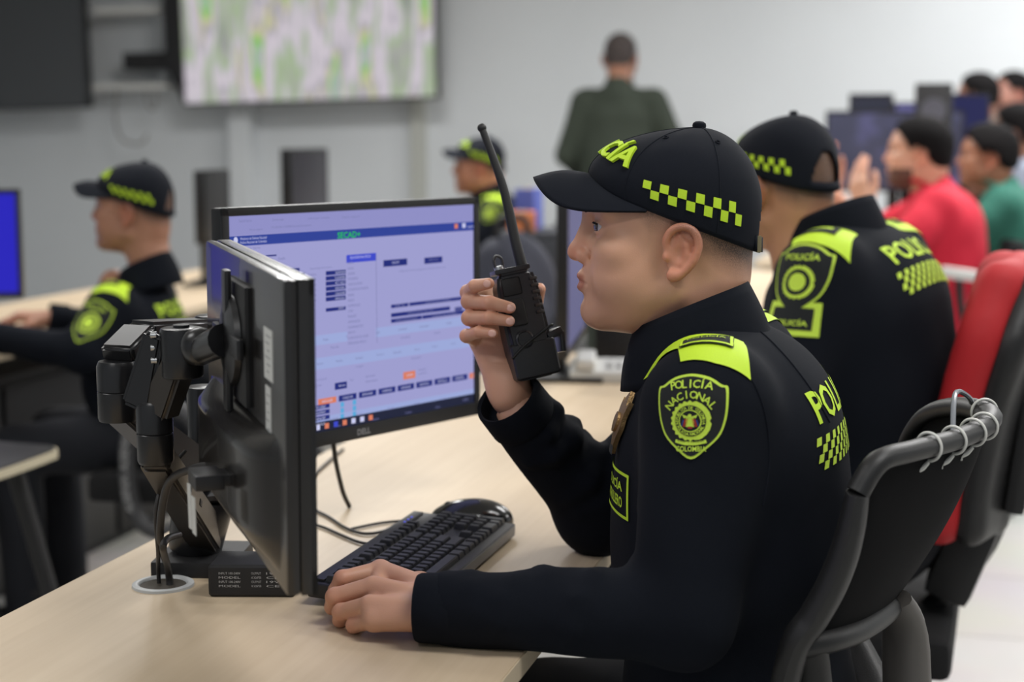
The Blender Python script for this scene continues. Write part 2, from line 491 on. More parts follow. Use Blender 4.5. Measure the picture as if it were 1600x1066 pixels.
def skin_material(name, rgb, hair_rgb=(52, 44, 40), lip_rgb=None, rough=0.45):
    if name in MATS: return MATS[name]
    m = mat(name, rgb, rough, spec=0.45, bump=0.12, bscale=900)
    nt = m.node_tree; b = nt.nodes['Principled BSDF']
    b.inputs['Subsurface Weight'].default_value = 0.12
    b.inputs['Subsurface Radius'].default_value = (0.010, 0.004, 0.002)
    b.inputs['Subsurface Scale'].default_value = 0.6
    at_ = nt.nodes.new('ShaderNodeAttribute'); at_.attribute_name = 'zones'
    sep = nt.nodes.new('ShaderNodeSeparateColor'); nt.links.new(at_.outputs['Color'], sep.inputs[0])
    tc = nt.nodes.new('ShaderNodeTexCoord')
    nz = nt.nodes.new('ShaderNodeTexNoise'); nz.inputs['Scale'].default_value = 26; nz.inputs['Detail'].default_value = 5
    nt.links.new(tc.outputs['Object'], nz.inputs['Vector'])
    base = srgb(*rgb)[:3]
    def mix(fac, a, bcol, facnode=None):
        mx = nt.nodes.new('ShaderNodeMix'); mx.data_type = 'RGBA'
        if hasattr(fac, 'is_linked'): nt.links.new(fac, mx.inputs[0])
        else: mx.inputs[0].default_value = fac
        if hasattr(a, 'is_linked'): nt.links.new(a, mx.inputs[6])
        else: mx.inputs[6].default_value = tuple(a) + (1,)
        if hasattr(bcol, 'is_linked'): nt.links.new(bcol, mx.inputs[7])
        else: mx.inputs[7].default_value = tuple(bcol) + (1,)
        return mx.outputs[2]
    c = mix(nz.outputs['Fac'], tuple(v * k for v, k in zip(base, (.93, .90, .88))), tuple(min(1, v * k) for v, k in zip(base, (1.07, 1.08, 1.09))))
    red = tuple(v * k for v, k in zip(base, (1.0, .62, .55)))
    c = mix(at_.outputs['Alpha'], c, red)
    lip = srgb(*(lip_rgb or (rgb[0] * .86, rgb[1] * .72, rgb[2] * .70)))[:3]
    c = mix(sep.outputs[1], c, lip)
    hr = srgb(*hair_rgb)[:3]
    n2 = nt.nodes.new('ShaderNodeTexNoise'); n2.inputs['Scale'].default_value = 900; n2.inputs['Detail'].default_value = 2
    nt.links.new(tc.outputs['Object'], n2.inputs['Vector'])
    mp = nt.nodes.new('ShaderNodeMapRange'); mp.inputs[1].default_value = .35; mp.inputs[2].default_value = .65; mp.inputs[3].default_value = .55; mp.inputs[4].default_value = 1.0
    nt.links.new(n2.outputs['Fac'], mp.inputs[0])
    ml = nt.nodes.new('ShaderNodeMath'); ml.operation = 'MULTIPLY'; ml.use_clamp = True
    nt.links.new(mp.outputs[0], ml.inputs[0]); nt.links.new(sep.outputs[0], ml.inputs[1])
    c = mix(ml.outputs[0], c, hr)
    mb_ = nt.nodes.new('ShaderNodeMath'); mb_.operation = 'MULTIPLY'; mb_.inputs[1].default_value = .35
    nt.links.new(sep.outputs[2], mb_.inputs[0])
    c = mix(mb_.outputs[0], c, hr)
    nt.links.new(c, b.inputs['Base Color'])
    return m

HEADS = {}
def get_head(h):
    if h not in HEADS:
        V, Q = head_skin(h); HEADS[h] = (V, Q, head_paint(V))
    return HEADS[h]

# cap crown as a function of direction around the head and height
CAP_APEX = Vector((.030, 0, .1395))
def cap_rim(phi):
    x = .002 - .101 * math.cos(phi); y = -.0835 * math.sin(phi)     # phi 0 = front, +90 deg = wearer's left
    z = .033 - .383 * x + .014 * max(0, math.cos(phi)) ** 6
    return Vector((x, y, z))
def cap_pt(phi, t, lift=0.0):
    def p(ph, t):
        r = cap_rim(ph); a = t * math.pi / 2
        hx = 1 - math.cos(a) ** 1.06; hz = math.sin(a) ** 0.96
        q = Vector((r.x + (CAP_APEX.x - r.x) * hx, r.y + (0 - r.y) * hx, r.z + (CAP_APEX.z - r.z) * hz))
        bulge = math.sin(2 * a) * (0.011 * (1 - math.cos(ph)) / 2 + 0.007 * math.sin(ph) ** 2 - .001 * max(0, math.cos(ph)))
        return q + Vector((-math.cos(ph), -math.sin(ph), 0)) * bulge
    q = p(phi, t)
    if lift:
        e = 1e-3
        du = p(phi + e, t) - p(phi - e, t); dv = p(phi, min(t + e, .999)) - p(phi, t - e if t > e else t)
        n = du.cross(dv)
        if n.length < 1e-12: n = Vector((0, 0, 1))
        n.normalize()
        if n.dot(q - Vector((0, 0, .05))) < 0: n = -n
        q = q + n * lift
    return q
def make_cap(root, M, cloth, neon, detail=True):
    """cap hierarchy placed by matrix M under the person"""
    nu, nv = (144, 40) if detail else (120, 32)
    mb = MB(); vs, fs = [], []
    for j in range(nv):
        for i in range(nu): vs.append(cap_pt(2 * math.pi * i / nu, .995 * j / (nv - 1)))
    for j in range(nv - 1):
        for i in range(nu):
            ph = 2 * math.pi * (i + .5) / nu; d = abs(ph - math.pi); t = .995 * (j + .5) / (nv - 1)
            if d < .42 and t < .02 + .30 * math.sqrt(max(0, 1 - (d / .42) ** 2)) and t > .04: continue   # strap opening at the back
            i2 = (i + 1) % nu
            fs.append((j * nu + i, j * nu + i2, (j + 1) * nu + i2, (j + 1) * nu + i))
    fs.append(tuple((nv - 1) * nu + i for i in range(nu)))
    mb.add(vs, fs)
    cap = mb.build('cap', cloth, root, M=M)
    so = cap.modifiers.new('thickness', 'SOLIDIFY'); so.thickness = .0022; so.offset = -1
    # peak
    def brim(u, v):
        w = (u - .5) * 2; th = w * math.pi / 2
        c = max(0.0, math.cos(th)); sn = math.sin(th)
        out = Vector((-.036 - .128 * c ** .80, -.0800 * math.copysign(abs(sn) ** .86, sn), .046 + .036 * c ** 5))
        r = cap_rim(w * 1.17); r = r + Vector((.004, 0, .001))
        p = r.lerp(out, v)
        p.z += .006 * math.sin(v * math.pi) * c
        return p
    mb = MB(); mb.grid(brim, 41, 15)
    b = mb.build('peak', cloth, cap, M=M)
    so = b.modifiers.new('thickness', 'SOLIDIFY'); so.thickness = .0032; so.offset = -1
    # button, strap
    mb = MB(); mb.lathe([(0, .0075), (.0045, .0070), (.0075, .0050), (.0082, .002), (.0075, -.001), (0, -.001)], cap_pt(0, .999), (.05, 0, 1), 16)
    mb.build('button', cloth, cap, M=M)
    mb = MB()
    def strap(u, v):
        ph = math.pi + (u - .5) * 1.0; r = cap_rim(ph); n = Vector((-math.cos(ph), -math.sin(ph), 0))
        return r + n * .0018 + Vector((0, 0, .001 + .017 * v))
    mb.grid(strap, 16, 3)
    st = mb.build('strap', cloth, cap, M=M)
    so = st.modifiers.new('thickness', 'SOLIDIFY'); so.thickness = .0025; so.offset = 0
    if detail:
        mb = MB(); mb.box(cap_rim(2.72) + Vector((.003, -.001, .009)), (.006, .004, .019), rot=(0, 0, .4), bev=.001)
        mb.build('strap_buckle', mat('brass', (150, 140, 110), .35, metal=.9), cap, M=M)
        for ph in (1.05, 2.1, -1.05, -2.1):
            mb = MB()
            q = cap_pt(ph, .66, .0006); n = (cap_pt(ph, .66, .003) - q).normalized()
            mb.tube([q + n.orthogonal().normalized().lerp(n.cross(n.orthogonal()).normalized(), 0) * 0 + (n.orthogonal().normalized() * math.cos(a) + n.cross(n.orthogonal().normalized()) * math.sin(a)) * .0026 for a in [k * math.pi / 5 for k in range(10)]], .0009, 6, closed=True, smooth=2)
            mb.build('eyelet', cloth, cap, M=M)
        # panel seams
        mb = MB()
        for ph in (.0, .93, -.93, 2.0, -2.0):
            mb.tube([cap_pt(ph, .02 + .96 * k / 16, .0002) for k in range(17)], .0007, 5, smooth=0)
        mb.build('seam', cloth, cap, M=M)
    # checker band on both sides
    sq = .0096
    for side in (1, -1):
        mb = MB(); p0 = 1.16
        for row in (0, 1):
            for k in range(6):
                a = (k * 2 + (1 - row)) * sq - sq * .2
                def fn(x, y, l, a=a, row=row, side=side):
                    arc = a + x; ph = p0 + arc / .098
                    t = .095 + (y + row * sq) / .150
                    return cap_pt(ph * side, t, .0010 + l)
                wrap(mb, *rect2d(sq / 2, sq / 2, sq * .97, sq * .97), fn, .006)
        mb.build('checker_band', neon, cap, M=M)
    # raised lettering on the front
    tx, tf = text2d('POLICÍA', .032, bold=.022, width=.156)
    mb = MB()
    def fn(x, y, l):
        ph = x / (.083 - .25 * y); t = .40 + y / .125
        return cap_pt(ph, t, .0008 + l)
    wrap(mb, tx, tf, fn, .006, depth=.0028 if detail else None)
    mb.build('cap_lettering', neon, cap, M=M)
    return cap
def make_eyes(root, M, look=(0, 0)):
    w = mat('eye_white', (196, 190, 190), .12, coat=.5); ir = mat('iris', (50, 30, 20), .1, coat=1); pu = mat('pupil', (6, 6, 6), .08)
    for sg in (1, -1):
        c = Vector((-.0808, .0325 * sg, .0262))
        ax = (Euler((0, look[1], look[0])).to_matrix() @ Vector((-1, 0, 0))).normalized()
        mb = MB(); R = .0126
        prof = [(R * math.sin(a), R * math.cos(a)) for a in [i * math.pi / 24 for i in range(25)]]
        # material bands: iris and pupil around the forward pole
        q = ax.to_track_quat('Z', 'Y').to_matrix()
        n = 24
        vs = [c + q @ Vector((0, 0, R))]; fs, mi = [], []
        for i in range(1, 24):
            a = i * math.pi / 24
            vs += [c + q @ Vector((R * math.sin(a) * math.cos(2 * math.pi * k / n), R * math.sin(a) * math.sin(2 * math.pi * k / n), R * math.cos(a))) for k in range(n)]
        for k in range(n): mb_f = (0, 1 + k, 1 + (k + 1) % n); fs.append(mb_f); mi.append(2)
        for i in range(22):
            for k in range(n):
                k2 = (k + 1) % n
                fs.append((1 + i * n + k, 1 + (i + 1) * n + k, 1 + (i + 1) * n + k2, 1 + i * n + k2)); mi.append(2 if i < 1 else (1 if i < 6 else 0))
        mb.add(vs, fs); mb.mi = mi
        mb.build('eye', [w, ir, pu], root, M=M)
def make_brows(root, M, m):
    for sg in (1, -1):
        mb = MB(); c = Vector((-.0808, .0325 * sg, .0262))
        mb.tube([c + Vector((-.0136 * math.cos(a) * math.cos(.30), .0136 * math.sin(a) * sg, .0136 * .30 * math.cos(a * .9))) for a in (-.75, -.4, 0, .4, .75)], [.0007, .0012, .0013, .0013, .0009], 6)
        mb.build('eyelashes', m, root, M=M)
        mb = MB(); mb.tube([(-.1012, .010 * sg, .0415), (-.1008, .020 * sg, .0440), (-.0935, .036 * sg, .0462), (-.0815, .050 * sg, .0430)], [.0018, .0022, .0020, .0008], 8)
        mb.build('eyebrow', m, root, M=M)
def make_hair(root, M, head, hair, depth=.0035, line=None):
    """short hair as a shell over the scalp"""
    V, Q, Z = head
    n = vnormals(V, Q)
    x, y, z = V[:, 0], np.abs(V[:, 1]), V[:, 2]
    ln = np.interp(x, *(line or ([-.11, -.085, -.070, -.045, -.030, -.010, .020, .045, .07, .1], [.105, .085, .070, .045, .030, .040, .010, -.020, -.030, -.030])))
    g = np.clip((z - ln) / .02, 0, 1)
    W = V + n * (depth * g)[:, None]
    keep = (g[Q] > 0.02).all(1) & ((y < .0785) | (z > .045))[Q].all(1)
    Vs, Qs, _ = submesh(W, Q, keep)
    me = np_mesh('hair', xform(Vs, M), Qs)
    return link('hair', me, hair, root)
# ---------------------------------------------------------------- figures (figure frame: faces -X, left is -Y, origin on the floor under the hips)
def vv(*a): return Vector(a)
def hand_skin(hd, h):
    """hd: wrist, back (point up the forearm), fingers [[mcp,pip,dip,tip]*4], thumb [cmc,mcp,ip,tip]"""
    pts = [hd['wrist'], hd['back']] + [p for f in hd['fingers'] for p in f] + list(hd['thumb'])
    A = np.array([tuple(p) for p in pts]); k = hd.get('k', 1.0)
    s = Solid(A.min(0) - .035, A.max(0) + .035, h)
    W = hd['wrist']; fs = hd['fingers']
    mi, mp = fs[0][0], fs[3][0]
    sdir = (mi - mp).normalized(); adir = ((mi + mp) / 2 - W).normalized(); n = adir.cross(sdir).normalized()
    s.cap(hd['back'], W, .028 * k, .026 * k, flat=(n, .80))
    for i, f in enumerate(fs):
        b = W + sdir * (.014 - .0095 * i) * k
        s.cap(b, f[0], .0160 * k, .0118 * k, k=.014)
    s.cap(mi, mp, .0100 * k, .0095 * k, k=.008)
    t = hd['thumb']
    s.cap(W + sdir * .012, t[0], .018 * k, .016 * k, k=.015)
    s.cap(t[0], t[1], .0165 * k, .0125 * k, k=.014)
    P = Solid(s.lo, s.lo, h)
    for i, f in enumerate(fs):
        q = [1.0, 1.05, 1.0, .88][i] * k
        g = Solid(A.min(0) - .035, A.max(0) + .035, h)
        g.cap(f[0], f[1], .0108 * q, .0094 * q)
        g.ell(f[1], (.0102 * q,) * 3, k=.003)
        g.cap(f[1], f[2], .0092 * q, .0084 * q, k=.002)
        g.cap(f[2], f[3], .0084 * q, .0070 * q, k=.002)
        s._mix((slice(None),) * 3, g.F, .0025, 'u')
    g = Solid(A.min(0) - .035, A.max(0) + .035, h)
    g.cap(t[0], t[1], .0150 * k, .0118 * k); g.cap(t[1], t[2], .0112 * k, .0104 * k, k=.003); g.cap(t[2], t[3], .0106 * k, .0082 * k, k=.003)
    s._mix((slice(None),) * 3, g.F, .004, 'u')
    V, Q = s.skin()
    return relax(V, Q, 1, .35), Q
def hand_zones(V, hd):
    z = np.zeros((len(V), 4)); k = hd.get('k', 1)
    for f in hd['fingers'] + [hd['thumb']]:
        for j, wgt in ((1, .55), (2, .4), (3, .35)):
            d = np.linalg.norm(V - np.array(f[j]), axis=1); z[:, 3] = np.maximum(z[:, 3], wgt * np.exp(-(d / (.011 * k)) ** 2))
    return z
def rest_hand(wrist, fwd, up, left, curl=.5, k=1.0):
    """a relaxed hand lying forward; fwd = finger direction, up = back of the hand, left = is a left hand"""
    a = Vector(fwd).normalized(); n = Vector(up); n = (n - a * n.dot(a)).normalized()
    s = a.cross(n) * (1 if left else -1)          # towards the index finger
    fs = []
    for i, (off, L0, ls) in enumerate(((.027, .092, (.040, .024, .019)), (.009, .096, (.044, .028, .021)), (-.009, .091, (.040, .026, .020)), (-.026, .083, (.032, .019, .018)))):
        m = wrist + (a * L0 + s * off) * k
        p = [m]; ang = .25 + .1 * i * curl
        for j, L in enumerate(ls):
            ang += curl * (.35, .75, .45)[j]
            d = a * math.cos(ang) - n * math.sin(ang) + s * (off * 1.5)
            p.append(p[-1] + d.normalized() * L * k)
        fs.append(p)
    c = wrist + (a * .030 + s * .024 - n * .008) * k
    t1 = c + (a * .032 + s * .020 - n * .012) * k
    t2 = t1 + (a * .030 + s * .006 - n * .008) * k
    t3 = t2 + (a * .022 - s * .004 - n * .008) * k
    return dict(wrist=wrist, back=wrist - a * .06 * k, fingers=fs, thumb=[c, t1, t2, t3], k=k)

def arc_fold(s, A, B, t, R, a0, a1, r, tilt=0.0, k=.012):
    """a soft fold of cloth part of the way round a sleeve from A to B"""
    A, B = Vector(A), Vector(B); d = (B - A).normalized()
    u = Vector((0, 0, 1)); u = (u - d * u.dot(d))
    if u.length < .2: u = Vector((-1, 0, 0)); u = u - d * u.dot(d)
    u.normalize(); w = d.cross(u); c = A.lerp(B, t)
    pts = [c + (u * math.cos(a) + w * math.sin(a)) * R + d * tilt * (i / 4 - .5) for i, a in enumerate([a0 + (a1 - a0) * i / 4 for i in range(5)])]
    s.chain(pts, [r * .4, r * .9, r, r * .9, r * .4], k=k)

SEATED = dict(hips=vv(-.05, 0, .56), neck=vv(-.115, 0, 1.05), knL=vv(-.44, -.13, .52), knR=vv(-.44, .13, .52), anL=vv(-.42, -.14, .08), anR=vv(-.42, .14, .08))
def torso(s, P, fat=1.0, hem=.60):
    """upper garment shape of a seated or standing person"""
    c = P['chest']; b = P['belly']; u = P['uback']; hp = P['hips']
    s.ell(c + vv(-.004, 0, -.025), (.130 * fat, .185 * fat, .15)); s.ell(b, (.143 * fat, .180 * fat, .17), k=.05)
    s.ell(u, (.088 * fat, .165 * fat, .105), k=.03)
    s.ell(hp + vv(0, 0, .06), (.14 * fat, .175 * fat, .16), k=.05)
    for sd in 'LR':
        s.cap(P['neck'] + vv(.025, 0, -.035), P['sh' + sd] + vv(0, 0, .015), .052, .054, k=.035)
def sleeves(s, P, rs=(.070, .057, .052, .040), upto=1.0, k=.03):
    for sd in 'LR':
        S_, E_, W_ = P['sh' + sd], P['el' + sd], P['wr' + sd]
        s.cap(S_, E_, rs[0], rs[1], k=k)
        if upto >= 1.0: s.cap(E_, W_, rs[2], rs[3], k=.022)
def cloth_noise(amp, sc=1.0, seed=1):
    rng = random.Random(seed); T = [(rng.uniform(25, 75) * sc, rng.uniform(25, 75) * sc, rng.uniform(12, 40) * sc, rng.uniform(0, 6)) for _ in range(7)]
    def fn(x, y, z):
        o = 0
        for a, b, c, p in T: o = o + np.sin(a * x + b * y * (1 if p > 3 else -1) + c * z + p)
        return amp * o / 3
    return fn
def add_mesh_attr(me, Z):
    a = me.color_attributes.new('zones', 'FLOAT_COLOR', 'POINT'); a.data.foreach_set('color', np.asarray(Z, np.float32).ravel())

def build_body(root, P, skin, head_h=.0045, hand_h=.004, body_h=.012, hands=None, zones_keep=True):
    """one skin: head, neck, trunk, arms, hands, legs"""
    parts = []
    H = get_head(head_h); M = P['head']
    parts.append((xform(H[0], M), H[1], H[2]))
    s = Solid((-.75, -.45, .04), (.35, .45, 1.25 if P.get('stand') is None else 1.70), body_h)
    f = .78
    s.ell(P['chest'] + vv(0, 0, -.06), (.10, .14, .12)); s.ell(P['belly'], (.115, .15, .14), k=.05); s.ell(P['hips'] + vv(0, 0, .05), (.12, .16, .13), k=.05)
    s.cap(P['neck'] + vv(.01, 0, -.10), P['neck'] + vv(0, 0, .0), .05, .045, k=.02)
    for sd in 'LR':
        r = P.get('arm_r', (.045, .043, .040, .030))
        s.cap(P['sh' + sd], P['el' + sd], r[0], r[1], k=.03); s.cap(P['el' + sd], P['wr' + sd], r[2], r[3], k=.02)
        s.cap(P['hips'] + vv(0, .08 if sd == 'R' else -.08, -.01), P['kn' + sd], .075, .055, k=.03); s.cap(P['kn' + sd], P['an' + sd], .052, .036, k=.02)
    V, Q = s.skin(); parts.append((V, Q, np.zeros((len(V), 4))))
    for hd in (hands if hands is not None else P['hands']):
        V, Q = hand_skin(hd, hand_h); parts.append((V, Q, hand_zones(V, hd)))
    o = 0; VV, QQ, ZZ = [], [], []
    for V, Q, Z in parts: VV.append(V); QQ.append(Q + o); ZZ.append(Z); o += len(V)
    me = np_mesh('body', np.concatenate(VV), np.concatenate(QQ)); add_mesh_attr(me, np.concatenate(ZZ))
    return link('body', me, skin, root)
def build_legs(root, P, trouser, shoe, h=.012):
    s = Solid((-.75, -.40, .02), (.35, .40, 1.02), h)
    s.ell(P['hips'] + vv(0, 0, .03), (.145, .178, .13))
    for sd in 'LR':
        y = .085 if sd == 'R' else -.085
        s.cap(P['hips'] + vv(0, y, -.01), P['kn' + sd], .092, .068, k=.03); s.cap(P['kn' + sd], P['an' + sd], .066, .056, k=.02)
    s.add_field(cloth_noise(.0016, 1.0, 5))
    V, Q = s.skin(); link('trousers', np_mesh('trousers', V, Q), trouser, root)
    for sd in 'LR':
        a = P['an' + sd]
        s = Solid((a.x - .26, a.y - .08, -.005), (a.x + .12, a.y + .08, .22), .008)
        s.cap((a.x, a.y, .06), (a.x, a.y, .14), .052, .055); s.cap((a.x + .03, a.y, .045), (a.x - .15, a.y, .040), .043, .040, k=.02)
        s.ell((a.x - .10, a.y, .045), (.09, .046, .042), k=.02)
        s.ell((a.x, a.y, -.05), (.6, .6, .0505), op='s')
        V, Q = s.skin(); link('shoe', np_mesh('shoe', V, Q), shoe, root)
def build_collar(root, M, cloth, top, base, name='collar', mid=True):
    """stand collar: top, base = (front, back, half width) with front/back = (x, z)"""
    mb = MB()
    def fn(u, v):
        a = 2 * math.pi * u
        (fx, fz), (bx, bz), hw = [tuple(b[i][j] * (1 - v) + t[i][j] * v for j in (0, 1)) if i < 2 else b[i] * (1 - v) + t[i] * v for b, t in ((base, top),) for i in range(3)]
        c = (1 + math.cos(a)) / 2
        x = bx + (fx - bx) * c; z = bz + (fz - bz) * (c * .8 + .2 * c * c)
        bow = .004 * math.sin(v * math.pi)
        return Vector((x - bow * math.cos(a), (hw + bow) * math.sin(a), z))
    mb.grid(fn, 48, 9, closed_u=True)
    o = mb.build(name, cloth, root, M=M)
    so = o.modifiers.new('thickness', 'SOLIDIFY'); so.thickness = .005; so.offset = -1
    return o
def projector(bvh, c, ex, ey, n, reach=.12, lift=.0012):
    c, ex, ey, n = Vector(c), Vector(ex).normalized(), Vector(ey), Vector(n).normalized()
    def fn(x, y, l):
        o = c + ex * x + ey * y
        h = bvh.ray_cast(o + n * reach, -n, reach * 2.5)
        if h[0] is None:
            h = bvh.find_nearest(o)
        nn = h[1] if h[1].dot(n) > 0 else -h[1]
        return h[0] + nn * (lift + l)
    return fn
def bvh_of(V, Q): return BVHTree.FromPolygons([Vector(v) for v in V], [tuple(int(i) for i in q) for q in Q])
def axes(n, up):
    n = Vector(n).normalized(); u = Vector(up); u = (u - n * u.dot(n)).normalized(); return u.cross(n), u, n      # ex (to the right as read), ey, n

SHIELD = [(-.5, .36), (-.42, .40), (-.25, .50), (0, .545), (.25, .50), (.42, .40), (.5, .36), (.5, .1), (.46, -.1), (.38, -.27), (.22, -.42), (0, -.56), (-.22, -.42), (-.38, -.27), (-.46, -.1), (-.5, .1)]
def smooth_poly(p, k=4):
    P, _ = catmull([Vector((x, y, 0)) for x, y in p], [0] * len(p), k, True); return [(v.x, v.y) for v in P]
def arc_text(mb, txt, r, h, a_mid, a_span, fn, mi=0, up=1, cx=0, cy=0, bold=.01, rx=1.0):
    """letters along an arc (up=1 reads over the top, -1 under the bottom)"""
    n = len(txt)
    for i, ch in enumerate(txt):
        if ch == ' ': continue
        a = a_mid - up * (i - (n - 1) / 2) * a_span / max(1, n - 1)
        t, f = text2d(ch, h * (1.22 if ch in 'ÍÁÉ' else 1), bold=bold)
        th = a - math.pi / 2 if up == 1 else a + math.pi / 2
        c, s_ = math.cos(th), math.sin(th)
        ox, oy = cx + r * math.cos(a) * rx, cy + r * math.sin(a) + (h * .11 if ch in 'ÍÁÉ' else 0)
        wrap(mb, [(ox + x * c - y * s_, oy + x * s_ + y * c) for x, y in t], f, fn, .006, mi)
def shoulder_patch(root, fn, W, H, mats, detail):
    """shield patch: dark field, bright border, arched words, round emblem. mats = neon, dark, emblem tones"""
    S = lambda k, dy=0: [(x * W * k, y * H * k + dy) for x, y in smooth_poly(SHIELD)]
    mb = MB()
    wrap(mb, S(1.0), [tuple(range(len(SHIELD) * 4))], fn, .007, 0)
    f1 = lambda x, y, l: fn(x, y, l + .0006); f2 = lambda x, y, l: fn(x, y, l + .0012); f3 = lambda x, y, l: fn(x, y, l + .0017)
    wrap(mb, S(.935), [tuple(range(len(SHIELD) * 4))], f1, .007, 1)
    circ = lambda r, n=28, cx=0, cy=-.06 * H: [(cx + r * math.cos(2 * math.pi * k / n), cy + r * math.sin(2 * math.pi * k / n)) for k in range(n)]
    disc = lambda r, f, mi, n=28, cx=0, cy=-.06 * H: wrap(mb, circ(r, n, cx, cy), [tuple(range(n))], f, .006, mi)
    R = W * .275
    # wreath: scalloped ring
    n = 44; sc = [((R * (1.06 if k % 2 else .96)) * math.cos(2 * math.pi * k / n), -.06 * H + (R * (1.06 if k % 2 else .96)) * math.sin(2 * math.pi * k / n)) for k in range(n)]
    wrap(mb, sc, [tuple(range(n))], f2, .006, 0)
    disc(R * .80, f3, 1)
    f4 = lambda x, y, l: fn(x, y, l + .0022); f5 = lambda x, y, l: fn(x, y, l + .0027); f6 = lambda x, y, l: fn(x, y, l + .0031)
    if detail:
        arc_text(mb, 'POLICÍA', H * 1.2, H * .105, math.pi / 2, .40, f2, 0, 1, 0, -H * .785, .015)
        arc_text(mb, 'NACIONAL', H * .385, H * .100, math.pi / 2, 1.78, f2, 0, 1, 0, -H * .105, .015, rx=.96)
        t, f = text2d('COLOMBIA', H * .070, bold=.015, width=W * .42)
        wrap(mb, [(x, y - H * .425) for x, y in t], f, f2, .006, 0)
        arc_text(mb, 'REPUBLICA DE COLOMBIA', R * .685, R * .15, math.pi / 2, 3.5, f4, 0, 1, 0, -.06 * H, .02)
        arc_text(mb, 'POLICIA NACIONAL', R * .685, R * .15, -math.pi / 2, 2.2, f4, 0, -1, 0, -.06 * H, .02)
        wrap(mb, *ring2d(circ(R * .58), circ(R * .53)), f4, .006, 0)
        # small round coat of arms: bird over a shield between drapes
        wrap(mb, *rect2d(0, -.06 * H - R * .05, R * .42, R * .52), f4, .006, 0)
        for sx in (-1, 1):
            wrap(mb, [(sx * R * .05, -.06 * H + R * .22), (sx * R * .40, -.06 * H + R * .34), (sx * R * .30, -.06 * H + R * .14)], [(0, 1, 2)], f5, .006, 0)
            wrap(mb, *rect2d(sx * R * .27, -.06 * H - R * .10, R * .10, R * .42, sx * .25), f5, .006, 2)
            wrap(mb, *rect2d(sx * R * .38, -.06 * H - R * .10, R * .07, R * .34, sx * .3), f5, .006, 3)
            wrap(mb, *rect2d(sx * R * .17, -.06 * H - R * .08, R * .05, R * .40, sx * .2), f5, .006, 4)
        disc(R * .10, f5, 0, 12, 0, -.06 * H + R * .27)
        wrap(mb, *rect2d(0, -.06 * H - R * .34, R * .22, R * .10), f5, .006, 2)
        # ribbon
        rb = [(-R * .80, -R * 1.02), (-R * .30, -R * 1.15), (R * .30, -R * 1.15), (R * .80, -R * 1.02), (R * .76, -R * .86), (R * .28, -R * .96), (-R * .28, -R * .96), (-R * .76, -R * .86)]
        wrap(mb, [(x, y - .085 * H) for x, y in rb], [tuple(range(8))], f3, .006, 0)
        arc_text(mb, 'DIOS Y PATRIA', R * 3.0, R * .13, -math.pi / 2, .40, f4, 1, -1, 0, -.06 * H + R * 1.95, .02)
    else:
        disc(R * .55, f4, 0)
        t, f = text2d('POLICÍA', H * .12, bold=.02, width=W * .62); wrap(mb, [(x, y + H * .34) for x, y in t], f, f2, .008, 0)
    return mb.build('shoulder_patch', mats, root, smooth=True, auto=60)

def checker_rows(mb, fn, nx, rows, sq, mi=0, skew=.35):
    for r in range(rows):
        for k in range(nx):
            if (k + r) % 2 == 0:
                x0 = (k - nx / 2) * sq; y0 = -r * sq; s_ = skew * sq
                wrap(mb, [(x0 + s_, y0), (x0 + sq + s_, y0), (x0 + sq, y0 - sq * .94), (x0, y0 - sq * .94)], [(0, 1, 2, 3)], fn, .01, mi)
# ---------------------------------------------------------------- police officers
NAVY = mat('navy_cloth', (13, 17, 25), .9, spec=.16, noise=.25, nscale=400, bump=.25, bscale=1400)
NAVY_CAP = mat('navy_twill', (15, 19, 28), .85, spec=.2, noise=.2, nscale=500, bump=.3, bscale=1800)
NEON = mat('neon_yellow_green', (190, 224, 40), .65, noise=.10, nscale=700, bump=.3, bscale=1500)
NEON_PALE = mat('neon_thread', (196, 226, 70), .7, noise=.15, nscale=900, bump=.3, bscale=1800)
DARK_PATCH = mat('black_patch_cloth', (20, 24, 26), .9, bump=.3, bscale=1800)
RED_THREAD = mat('red_thread', (150, 40, 36), .8); BLUE_THREAD = mat('blue_thread', (40, 54, 120), .8); GOLD_THREAD = mat('gold_thread', (190, 150, 50), .7)
HAIR = mat('dark_hair', (30, 25, 23), .8, noise=.3, nscale=300, bump=.6, bscale=900)
TROUSER = mat('navy_trousers', (15, 18, 26), .9, noise=.2, nscale=300, bump=.2, bscale=1200)
LEATHER = mat('black_leather', (14, 14, 15), .4, bump=.1, bscale=400)
PATCH_MATS = [NEON_PALE, DARK_PATCH, RED_THREAD, BLUE_THREAD, GOLD_THREAD]

